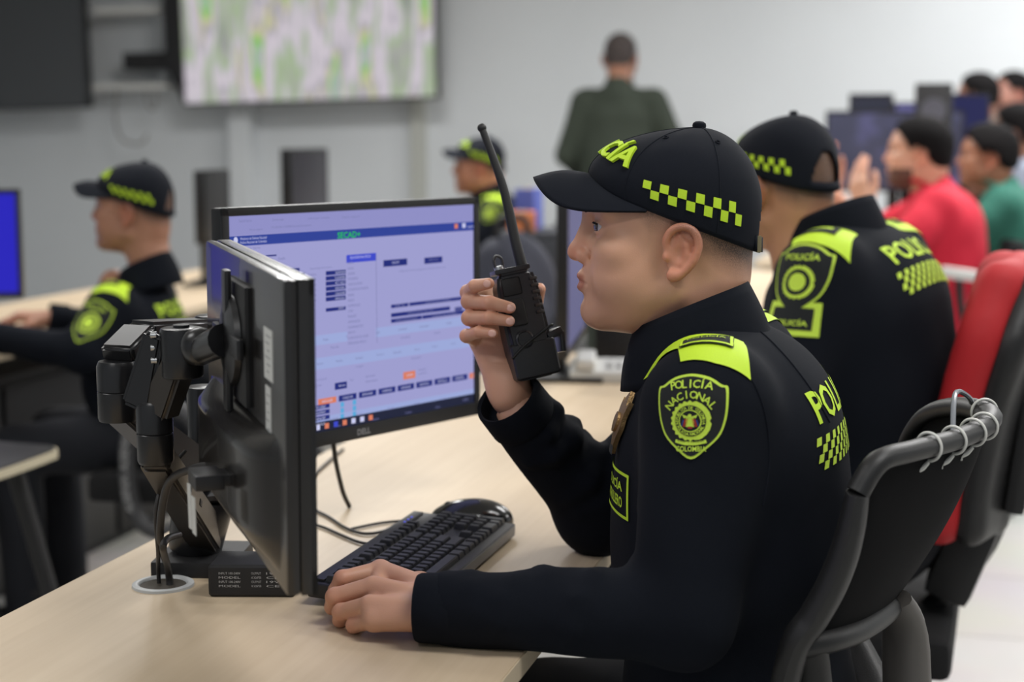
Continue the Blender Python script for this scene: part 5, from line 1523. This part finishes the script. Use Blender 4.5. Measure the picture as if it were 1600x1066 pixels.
mb = MB(); mb.grid(back_at, 61, 20); bk_ = mb.build('mesh_back', CH_MESH, ch)
so = bk_.modifiers.new('thickness', 'SOLIDIFY'); so.thickness = .004; so.offset = 0
mb = MB(); mb.tube(P_, .0145, 12, smooth=0, flat=.8); rail = mb.build('top_rail', CH_PL, ch)
mb = MB(); mb.tube([back_at(0, t) for t in (0, .2, .4, .6, .8, 1)] + [cl(on_y(1215, 1120, 1.66))], [.020, .024, .026, .027, .027, .027, .025], 12, flat=.6); mb.build('side_frame', CH_PL, ch)
mb = MB(); mb.tube([back_at(1, t) for t in (0, .25, .5, .75, 1)], [.017, .02, .021, .021, .02], 12, flat=.6); mb.build('side_frame', CH_PL, ch)
mb = MB(); mb.tube(B_[::3], .018, 12, smooth=2, flat=.8); mb.build('lower_rail', CH_PL, ch)
mb = MB(); mid = back_at(.5, 1); mb.tube([back_at(.42, .95), mid + vv(.02, 0, -.05), vv(.14, 0, .50), vv(.05, 0, .40)], [.022, .030, .032, .03], 14, flat=.7); tag(mb.build('back_bracket', mat('bracket_grey', (96, 92, 88), .5), ch), 'grey bracket below the back')
mb = MB(); mb.tube([back_at(.05, 1.0), vv(.06, -.12, .60), vv(.10, -.03, .56), vv(.12, .08, .58), back_at(.95, 1.0)], [.02, .026, .028, .026, .02], 12, flat=.6); mb.build('lower_yoke', CH_PL, ch)
for i, u in enumerate((.24, .30, .36, .41, .56)):
    p = back_at(u, 0); p2 = back_at(u + .02, 0); d = (p2 - p).normalized()
    a = d.orthogonal().normalized(); b = d.cross(a); mb = MB()
    mb.tube([p + (a * math.cos(k * math.pi / 6) + b * math.sin(k * math.pi / 6)) * .0150 for k in range(12)], .0017, 8, closed=True, smooth=3)
    if i < 3:
        e = p + vv(0, -.004, -.016); mb.tube([e, e + vv(-.006, -.004, -.006), e + vv(-.014, -.006, -.010)], [.002, .003, .0025], 8); mb.box(e + vv(-.014, -.006, -.011), (.008, .006, .006), bev=.001)
    mb.build('cable_tie', TIE, rail)
CLEAR = mat('clear_strap', (120, 124, 130), .2, spec=.6)
mb = MB(); mb.tube([back_at(.36, .02) + vv(-.02, 0, 0), back_at(.4, 0) + vv(-.03, .04, .03), back_at(.55, 0) + vv(-.02, .0, .018), back_at(.62, 0)], .003, 8); mb.build('loose_strap', CLEAR, rail)
ra = on_y(1400, 1010, 2.16) - ch.location
loop_arm(ch, (ra.x - .075, .30, .575), .085, .125, .6, 'ALBENIX ALBENIX')

# red chair of the officer on the right
rc = empty('office_chair', (.040, 2.87, 0), -.04, 'red upholstered office chair with black shell at the right edge', 'chair')
chair_base(rc, .47, None, -.23)
RI = (Matrix.Translation(rc.location) @ Matrix.Rotation(rc.rotation_euler.z, 4, 'Z')).inverted()
RPROF, _ = catmull([vv(x, 0, z) for x, z in ((-.025, .67), (-.020, .74), (-.008, .82), (.012, .92), (.034, 1.00), (.052, 1.055), (.062, 1.075))], [0] * 7, 4)
def red_back(name, off, r, zlo, dz, m, k):
    s = Solid((-.15, -.30, .55), (.30, .30, 1.22), .009)
    for q in RPROF:
        if q.z < zlo: continue
        t = (q.z - .67) / .405; hw = .150 + .035 * t - .06 * max(0, t - .80) / .2
        s.chain([(q.x + off - .03, -hw, q.z + dz), (q.x + off, -hw * .4, q.z + dz), (q.x + off, hw * .4, q.z + dz), (q.x + off - .03, hw, q.z + dz)], [r] * 4, k=k)
    V, Q = s.skin(); return link(name, np_mesh(name, relax(V, Q, 2, .5), Q), m, rc)
red_back('back_cushion', .030, .034, 0, -.028, RED_FAB, .02)
red_back('back_shell', .078, .026, 0, -.036, CH_PL, .02)
mb = MB(); mb.box((.108, 0, .78), (.035, .22, .25), rot=(0, .12, 0), bev=.014); mb.build('back_cover', CH_PL, rc)
mb = MB(); mb.tube([(.08, 0, .72), (.05, 0, .58), (-.06, 0, .44), (-.16, 0, .40)], [.03, .034, .034, .03], 12, flat=.6); mb.box((.010, 0, .565), (.08, .20, .15), rot=(0, .35, 0), bev=.02); mb.build('back_support', CH_PL, rc)

# chair of the officer on the left
lc = empty('office_chair', (-1.80, 3.70, 0), .10, 'black office chair with loop armrest at the left, under the officer facing the blue screen', 'chair')
chair_base(lc)
mb = MB(); mb.grid(lambda u, v: Vector((.17 + .05 * v - .05 * (2 * u - 1) ** 2, (u - .5) * (.44 - .06 * v), .58 + .36 * v)), 20, 14); o = mb.build('mesh_back', CH_MESH, lc); so = o.modifiers.new('t', 'SOLIDIFY'); so.thickness = .02
la = lc.matrix_world
loop_arm(lc, (.00, -.31, .50), .095, .150, .55, 'ALBENIX ALBENIX', pm=mat('loop_grey', (58, 58, 60), .4))
loop_arm(lc, (.03, .29, .545), .105, .150, .55)

def hidden_chair(x, y, rz, label, back=CH_MESH, seat=None):
    r = empty('office_chair', (x, y, 0), rz, label, 'chair'); chair_base(r, .47, seat)
    mb = MB(); mb.grid(lambda u, v: Vector((.17 + .05 * v - .05 * (2 * u - 1) ** 2, (u - .5) * (.42 - .06 * v), .56 + .36 * v)), 16, 10); o = mb.build('backrest', back, r); so = o.modifiers.new('t', 'SOLIDIFY'); so.thickness = .035
    return r

# ---------------------------------------------------------------- the other officers
def typing(root_loc, rz, scale, label, head_rot=(0, 0, 0), head_off=(0, 0, 0), fat=1.0, skin_rgb=(176, 128, 102), lower_tab=False, arms=None, **k):
    r = empty('person', root_loc, rz, label, 'person'); r.scale = (scale,) * 3
    P = pose(elL=vv(-.20, -.235, .80), elR=vv(-.20, .235, .80), wrL=vv(-.42, -.15, .80), wrR=vv(-.42, .15, .80), **k)
    if arms: P.update(arms)
    P['head'] = Matrix.Translation(vv(-.137, 0, 1.166) + Vector(head_off)) @ Euler(head_rot).to_matrix().to_4x4()
    if P.get('drop'):
        for kk in ('neck', 'chest', 'belly', 'uback', 'shL', 'shR'): P[kk] = P[kk] + P['drop']
        P['collar'] = tuple(tuple((p[0], p[1] + P['drop'].z * .75) if isinstance(p, tuple) else p for p in c) for c in P['collar'])
    if P.get('head_k'): P['head'] = P['head'] @ Matrix.Scale(P['head_k'], 4)
    P['hands'] = []
    for sd in 'LR':
        d = (P['wr' + sd] - P['el' + sd]).normalized()
        P['hands'].append(rest_hand(P['wr' + sd] + d * .03, d + vv(-.3, 0, -.06), (0, 0, 1), sd == 'L', .6))
    P['cuff'] = {}
    officer(r, P, False, fat, skin_rgb, .012, None, True, lower_tab)
    return r
typing((-1.865, 3.72, 0), .14, .955, 'seated police officer in profile at the left, facing the blue screen', head_rot=(0, .0, .0), arms=dict(wrR=vv(-.40, .13, .84), wrL=vv(-.44, -.16, .82)), skin_rgb=(172, 124, 100), head_off=(0, 0, -.024), drop=vv(-.085, 0, -.10), patch_k=1.25, patch_off=(-.01, 0, -.022))
typing((-.075, 2.82, 0), -.30, 1.06, 'heavily built seated police officer on the right, seen from behind his shoulder', head_rot=(0, -.10, -.34), head_off=(-.060, 0, -.045), head_k=.92, fat=1.10, patch_k=1.25, back_dz=.15, back_tilt=1.0, arms=dict(elL=vv(-.10, -.25, .80), wrL=vv(-.23, -.02, .82), elR=vv(-.10, .25, .80), wrR=vv(-.25, .17, .81)), skin_rgb=(182, 134, 102), lower_tab=True)
typing((-1.72, 6.40, 0), .20, .985, 'far seated police officer facing left, behind the lit monitor and the radio antenna', skin_rgb=(178, 122, 96))
hidden_chair(-1.70, 6.42, .2, 'black office chair of the far officer behind the lit monitor')
rch = hidden_chair(.06, 5.84, 0, 'office chair with a white armrest under the man in the red shirt')
wa = at(1498, 428, 5.30) - rch.location
mb = MB(); mb.box(wa, (.12, .05, .035), rot=(0, .12, 0), bev=.012); tag(mb.build('armrest', WHITE_PL, rch), 'white armrest')
mb = MB(); mb.tube([wa, wa + vv(.02, .02, -.15), vv(.10, -.20, .44)], .014, 10); mb.build('armrest_post', CH_PL, rch)
hidden_chair(.30, 6.66, -.2, 'dark office chair under the person in the green shirt')

# ---------------------------------------------------------------- other people
def civilian(root_loc, rz, scale, label, top_mat, P, skin_rgb, hair_mat, short=True, hair_depth=.012, trousers=None, hair_line=None, fat=1.0, brows=True, beard=False):
    r = empty('person', root_loc, rz, label, 'person'); r.scale = (scale,) * 3
    SK = skin_material('skin_%d_%d' % skin_rgb[:2], skin_rgb)
    build_body(r, P, SK, .0045, .004)
    build_legs(r, P, trousers or TROUSER, LEATHER)
    top = max(P['neck'].z, P['shL'].z) + .15
    s = Solid((-.55, -.38, P['hips'].z - .10), (.35, .38, top), .012); torso(s, P, fat)
    for sd in 'LR':
        S_, E_, W_ = P['sh' + sd], P['el' + sd], P['wr' + sd]
        if short: s.cap(S_, S_.lerp(E_, .62), .070, .066, k=.03); s.ell(S_.lerp(E_, .98), (.085,) * 3, k=.004, op='s')
        else: s.cap(S_, E_, .070, .057, k=.03); s.cap(E_, W_, .052, .042, k=.02); d = (W_ - E_).normalized(); s.ell(W_ + d * .05, (.05,) * 3, k=.004, op='s')
    s.cap(P['neck'] + vv(.025, 0, -.03), P['neck'] + vv(.015, 0, .025), .080, .066, k=.03)
    s.add_field(cloth_noise(.002, .8, 9))
    s.cap(P['neck'] + vv(-.005, 0, .05), P['neck'] + vv(-.04, 0, .2), .066, .07, k=.01, op='s')
    V, Q = s.skin(); shirt = link('shirt' if short else 'uniform_jacket', np_mesh('shirt', V, Q), top_mat, r)
    mb = MB(); n = P['neck']; mb.tube([n + vv(-.005 + .066 * math.cos(a) , .066 * math.sin(a), .030 - .022 * math.cos(a + math.pi) * -1) for a in [k * math.pi / 8 for k in range(16)]], .008, 8, closed=True, smooth=2); mb.build('neckband', top_mat, shirt)
    make_eyes(r, P['head'])
    if brows: make_brows(r, P['head'], HAIR)
    make_hair(r, P['head'], get_head(.0045), hair_mat, hair_depth, hair_line)
    if beard:
        V, Q, Z = get_head(.0045); n = vnormals(V, Q); x, y, z = V[:, 0], np.abs(V[:, 1]), V[:, 2]
        g = ((z < -.034) & (z > -.105) & (x < -.02) & (x > -.2) & ~((y < .026) & (z > -.056) & (x < -.09))).astype(float)
        Vs, Qs, _ = submesh(V + n * (.002 * g)[:, None], Q, (g[Q] > 0).all(1))
        link('beard', np_mesh('beard', xform(Vs, P['head']), Qs), mat('dark_beard', (96, 68, 58), .8), r)
    return r, P
HAIRLINE = ([-.11, -.085, -.070, -.045, -.030, -.010, .020, .045, .07, .1], [.100, .090, .082, .050, .020, .040, .005, -.025, -.035, -.035])
def seated_civ(head_rot=(0, 0, 0), hoff=(0, 0, 0), **k):
    P = pose(elL=vv(-.24, -.215, .84), elR=vv(-.24, .215, .84), wrL=vv(-.46, -.12, .86), wrR=vv(-.46, .12, .86)); P.update(k)
    P['head'] = Matrix.Translation(vv(-.137, 0, 1.166) + Vector(hoff)) @ Euler(head_rot).to_matrix().to_4x4()
    P['hands'] = [rest_hand(P['wr' + sd], (P['wr' + sd] - P['el' + sd]), (0, 0, 1), sd == 'L', .5) for sd in 'LR']
    return P
RED_SHIRT = mat('red_cotton', (190, 20, 48), .85, noise=.08, nscale=300, bump=.2, bscale=1200)
P = seated_civ(elL=vv(-.19, -.29, .86), wrL=vv(-.29, -.31, 1.00), elR=vv(-.33, .19, .88), wrR=vv(-.44, .08, 1.04)); P['hands'] = [rest_hand(P['wrL'], (-.25, .15, .95), (-.5, -.8, 0), True, .25), rest_hand(P['wrR'], (-.2, -.2, .95), (-.8, .6, 0), False, .25)]
civilian((.055, 5.82, 0), -.05, 1.04, 'bearded man in a red T-shirt with his hands raised before his face', RED_SHIRT, P, (206, 156, 130), mat('black_hair', (14, 12, 13), .85, spec=.15), True, .012, None, HAIRLINE, 1.1, beard=True)
P = seated_civ(head_rot=(0, .0, .2), hoff=(-.01, 0, 0))
civilian((.31, 6.62, 0), -.15, 1.02, 'black-haired person in a green shirt sitting at the right edge', mat('green_cotton', (30, 92, 78), .85), P, (160, 110, 84), mat('black_hair', (14, 12, 13), .85, spec=.15), True, .020, None, HAIRLINE)
# people standing
def standing(head_rot=(0, 0, 0), arms=None, lean=0.0):
    P = dict(stand=True, hips=vv(0, 0, .92), chest=vv(-.015 - lean, 0, 1.27), belly=vv(-.01 - lean * .5, 0, 1.10), uback=vv(.02 - lean, 0, 1.29), neck=vv(.0 - lean, 0, 1.415),
             shL=vv(.0 - lean, -.175, 1.345), shR=vv(.0 - lean, .175, 1.345), elL=vv(.03 - lean, -.255, 1.09), elR=vv(.03 - lean, .255, 1.09), wrL=vv(-.16 - lean, -.20, .96), wrR=vv(-.16 - lean, .20, .96),
             knL=vv(-.02, -.10, .49), knR=vv(-.02, .10, .49), anL=vv(0, -.11, .08), anR=vv(0, .11, .08))
    if arms: P.update(arms)
    P['head'] = Matrix.Translation(vv(-.02 - lean * 1.2, 0, 1.555)) @ Euler(head_rot).to_matrix().to_4x4()
    P['hands'] = [rest_hand(P['wr' + sd], (P['wr' + sd] - P['el' + sd]), (0, 0, 1), sd == 'L', .5) for sd in 'LR']
    return P
OLIVE = mat('olive_green_uniform', (40, 48, 38), .85, noise=.15, nscale=200, bump=.2, bscale=900)
st = at(968, 95, 8.5)
civilian((st.x, st.y, 0), -1.60, 1.085, 'man in dark green uniform standing with his back to the room', OLIVE, standing(arms=dict(elR=vv(-.02, .285, 1.12), wrR=vv(-.20, .26, 1.17))), (150, 108, 88), mat('short_dark_hair', (52, 44, 42), .8), False, .004, mat('olive_trousers', (36, 42, 34), .9), None, 1.06)
s1 = at(1530, 155, 7.9)
civilian((s1.x + .08, s1.y + .05, 0), -.25, .945, 'dark-haired person in a grey-brown top standing behind the far desk', mat('grey_brown_cotton', (98, 86, 80), .85), standing(lean=.06), (150, 104, 86), mat('black_hair', (14, 12, 13), .85, spec=.15), True, .014, None, HAIRLINE)
s2 = at(1574, 150, 8.5)
civilian((s2.x + .05, s2.y + .1, 0), .35, .965, 'person with short hair standing farthest back at the right edge', mat('dark_cotton', (70, 62, 62), .85), standing(), (158, 112, 98), mat('black_hair', (14, 12, 13), .85, spec=.15), True, .010, None, HAIRLINE)
s3 = at(1582, 208, 7.35)
P = seated_civ(elL=vv(-.12, -.24, .84), elR=vv(-.12, .24, .84), wrL=vv(-.28, -.12, .80), wrR=vv(-.28, .12, .80))
P['stand'] = None
civilian((s3.x + .17, s3.y, 0), -.30, 1.10, 'person in a pale grey-blue shirt partly cut off at the right edge', mat('pale_blue_cotton', (128, 134, 150), .85), P, (140, 98, 78), mat('black_hair', (14, 12, 13), .85, spec=.15), True, .016, None, HAIRLINE)
hidden_chair(s3.x + .19, s3.y + .02, -.3, 'office chair under the person in the pale grey-blue shirt')

# ---------------------------------------------------------------- equipment farther back
def far_monitor(loc, rz, W, H, label, screen, stand=True, T=.04, table=.74):
    r = empty('computer_monitor', loc, rz, label, 'monitor', None)
    monitor_shell(r, W, H, T, .012, .016)
    mb = MB(); mb.box((0, -.0008, H / 2 + .002), (W - .02, .0012, H - .026)); mb.build('screen', screen, r, smooth=False)
    if stand:
        d = loc[2] - table
        mb = MB(); mb.box((0, T + .012, (-d + H * .5) / 2), (.05, .022, d + H * .5), bev=.005); mb.build('stand_neck', BLACK_PL, r)
        mb = MB(); mb.box((0, .02, -d + .006), (.22, .18, .012), bev=.004); mb.build('stand_foot', BLACK_PL, r)
    return r
def face(dx, dy): return math.atan2(dx, -dy)       # heading so that the screen looks along (dx, dy)
S_BLUE = emis('screen_blue', (44, 40, 190), .95)
lm = at(32, 386, 4.35)
far_monitor((lm.x - .27, lm.y - .06, 1.29 - (470 - 212) / 2500 * 4.32), face(.42, -.9), .53, .30, 'computer monitor with a plain blue screen at the left edge', S_BLUE)
S_FAR = emis('screen_far_lavender', (118, 118, 160), .7)
far_monitor((-.808, 3.56, .815), face(.985, .135), .50, .345, 'narrow-looking monitor between the radio and the officer, screen turned to the right', S_FAR, True, .022)
S_DARK = mat('screen_dark_glass', (40, 36, 46), .2, spec=.6)
m1 = at(484, 285, 6.3); m2 = at(430, 300, 6.0)
far_monitor((-2.425, 5.92, .91), face(.995, .1), .50, .33, 'larger dark monitor rising above the lit monitor at the left row', S_DARK, True)
far_monitor((-2.60, 5.45, .90), face(.98, .18), .34, .265, 'smaller dark monitor left of the larger dark one in the left row', BLACK_PL, True)
S_DIM = screen_mat('dim_far_screen', [(.3, (58, 60, 84)), (.5, (72, 74, 98)), (.62, (110, 108, 160)), (.75, (60, 60, 84))], 3.0, .75)
c = at(1394, 300, 7.15); far_monitor((c.x, c.y, c.z), face(0, -1), .60, .36, 'wide dim screen behind the raised hands of the man in red', S_DIM)
c = at(1370, 205, 7.75); far_monitor((c.x - .012, 7.60, c.z), face(0, -1), .20, .17, 'small dark screen with pale reflections standing behind the wide dim screen', mat('dark_screen_b', (40, 42, 56), .25))
c = at(1412, 195, 7.6); far_monitor((c.x + .02, 7.60, c.z), face(0, -1), .12, .10, 'small lavender-lit screen between two dark ones at the far desk', emis('lav_small', (120, 118, 176), .8))
c = at(1452, 205, 7.5); r = empty('speaker_box', (c.x + .02, 7.34, .74), 0, 'tall black speaker box standing on the far desk', 'speaker'); hgt = at(1452, 136, 7.5).z - .74
mb = MB(); mb.box((0, 0, hgt / 2), (.16, .18, hgt), bev=.01); mb.build('cabinet', BLACK_MATTE, r); mb = MB(); mb.lathe([(.055, .0), (.05, .006), (.02, .002), (0, .006)], (0, -.091, hgt - .12), (0, -1, 0), 24); mb.build('driver', mat('driver_grey', (70, 70, 78), .4), r)
c = at(1498, 235, 7.6); far_monitor((c.x + .02, 7.62, c.z + .02), face(0, -1), .22, .24, 'dark blue screen in front of the standing people', emis('screen_deep_blue', (46, 48, 92), .8))
# pale keyboard-like desk phone and dark thermos on the foreground desk behind the officer
c = on_z(926, 590, .74); ph = empty('desk_telephone', (c.x + .035, c.y, .74), .2, 'white desk telephone on the pale desk beyond the radio', 'telephone')
mb = MB(); mb.box((0, 0, .018), (.17, .16, .028), rot=(.06, 0, 0), bev=.010, seg=3); mb.build('base', WHITE_PL, ph); mb = MB(); mb.box((-.05, 0, .042), (.045, .17, .026), bev=.011, seg=3); mb.build('handset', WHITE_PL, ph)
mb = MB()
for i in range(3):
    for j in range(4): mb.box((.005 + i * .022, -.045 + j * .022, .034), (.014, .014, .005), bev=.001)
mb.build('number_pad', mat('phone_keys', (180, 180, 178), .5), ph)
c = on_z(966, 568, .74); tb = empty('computer_tower', (c.x, c.y + .05, .74), 0, 'small black upright computer on the pale desk beside the white telephone', 'computer')
mb = MB(); mb.box((0, 0, .10), (.10, .18, .20), bev=.006); mb.build('case', BLACK_MATTE, tb); mb = MB(); mb.box((.0505, 0, .10), (.002, .15, .16)); mb.build('side_grille', BLACK_PL, tb)
# bag and gear behind the lit monitor
c = at(800, 400, 5.2)
bg_ = empty('backpack', (c.x, c.y, .60), .3, 'dark grey-blue backpack standing on a low black cabinet beyond the radio', 'bag')
s = Solid((-.2, -.16, -.02), (.2, .16, .42), .008); s.ell((0, 0, .18), (.15, .09, .20)); s.ell((0, -.07, .11), (.11, .06, .10), k=.03); s.ell((0, 0, -.3), (1, 1, .3), op='s'); s.add_field(cloth_noise(.004, .8, 2))
V, Q = s.skin(); link('bag_body', np_mesh('bag_body', V, Q), mat('bag_cloth', (52, 54, 66), .8, bump=.2, bscale=500), bg_)
mb = MB(); mb.tube([(-.05, 0, .36), (-.04, 0, .42), (.04, 0, .42), (.05, 0, .36)], .010, 8); mb.build('handle', BLACK_MATTE, bg_)

cb = empty('cabinet', (c.x, c.y, 0), .3, 'low black cabinet under the grey-blue backpack beyond the radio', 'cabinet')
mb = MB(); mb.box((0, 0, .299), (.5, .4, .598), bev=.006); mb.build('carcass', BLACK_MATTE, cb)
for sx in (-1, 1):
    mb = MB(); mb.box((sx * .122, -.204, .30), (.235, .014, .56), bev=.003); d_ = mb.build('door', BLACK_PL, cb)
    mb = MB(); mb.box((sx * .03, -.216, .40), (.012, .012, .12), bev=.003); mb.build('handle', METAL, d_)
# small black-topped side table at the left edge
tl = on_z(85, 745, .62)
sd = empty('side_table', (tl.x - .43, tl.y + .10, 0), .0, 'low side table with black top, pale rounded edge and slanted legs at the left edge', 'table')
poly = smooth_poly([(-.3, -.17), (.20, -.17), (.285, -.15), (.30, -.09), (.30, .09), (.285, .15), (.20, .17), (-.3, .17)], 4)
mb = MB(); mb.prism(poly, .604, .622); tag(mb.build('edge', mat('pale_edge', (196, 186, 160), .5), sd), 'pale rounded edge')
mb = MB(); mb.prism([(x * .985, y * .97) for x, y in poly], .620, .626); mb.build('top', BLACK_MATTE, sd)
for sx, sy in ((-1, -1), (-1, 1), (1, -1), (1, 1)):
    mb = MB(); mb.tube([(sx * .20, sy * .11, .604), (sx * .24 if sx < 0 else .27, sy * .13, .30), (sx * .28 if sx < 0 else .33, sy * .15, 0.0)], [.02, .018, .016], 10, smooth=0); lg = mb.build('leg', CH_PL, sd)
    if sx > 0 and sy < 0:
        mb = MB(); mb.lathe([(.011, 0), (.011, .004), (0, .005)], (.252, -.142, .42), (0, -1, 0), 16); mb.build('cap_button', TIE, lg)
# boxes on a dark filing cabinet seen past the antenna
fp = at(842, 350, 6.0)
fc = empty('filing_cabinet', (fp.x, fp.y, 0), .15, 'dark grey filing cabinet carrying an orange and a blue box, between radio and cap peak', 'cabinet')
mb = MB(); mb.box((0, 0, .47), (.26, .40, .94), bev=.006); mb.build('carcass', mat('cabinet_grey', (50, 52, 58), .5), fc)
for k in range(3):
    mb = MB(); mb.box((0, -.206, .17 + k * .30), (.24, .014, .28), bev=.003); d_ = mb.build('drawer', mat('cabinet_front', (58, 60, 66), .45), fc)
    mb = MB(); mb.box((0, -.218, .24 + k * .30), (.09, .012, .012), bev=.003); mb.build('handle', METAL, d_)
ob = empty('box', (fp.x - .045, fp.y - .08, .94), .3, 'small orange cardboard box on the dark filing cabinet', 'box'); mb = MB(); mb.box((0, 0, .035), (.10, .10, .07), bev=.004); mb.build('carton', mat('orange_card', (206, 122, 74), .7), ob); mb = MB(); mb.box((0, 0, .0715), (.03, .10, .001)); mb.build('tape', mat('tape_tan', (180, 150, 110), .4), ob)
bb = empty('box', (fp.x - .06, fp.y + .08, .94), -.1, 'taller blue cardboard box behind the orange one', 'box'); mb = MB(); mb.box((0, 0, .075), (.08, .10, .15), bev=.004); mb.build('carton', mat('blue_card', (84, 98, 176), .7), bb); mb = MB(); mb.box((0, 0, .1515), (.025, .10, .001)); mb.build('tape', mat('tape_tan', (180, 150, 110), .4), bb)
# made-up low cabinet, added to darken the shaded space under the left row desk
sc = empty('cabinet', (-2.73, 4.50, 0), 0, 'made-up long low black cabinet standing in for the shade under the left row desk', 'cabinet')
mb = MB(); mb.box((0, 0, .31), (.40, 2.5, .62), bev=.006); mb.build('carcass', BLACK_MATTE, sc)
for k in range(4):
    y = -.93 + k * .62
    mb = MB(); mb.box((.206, y, .31), (.014, .59, .56), bev=.003); d_ = mb.build('door', BLACK_PL, sc)
    mb = MB(); mb.box((.217, y + .22, .44), (.012, .012, .10), bev=.003); mb.build('handle', LEG, d_)
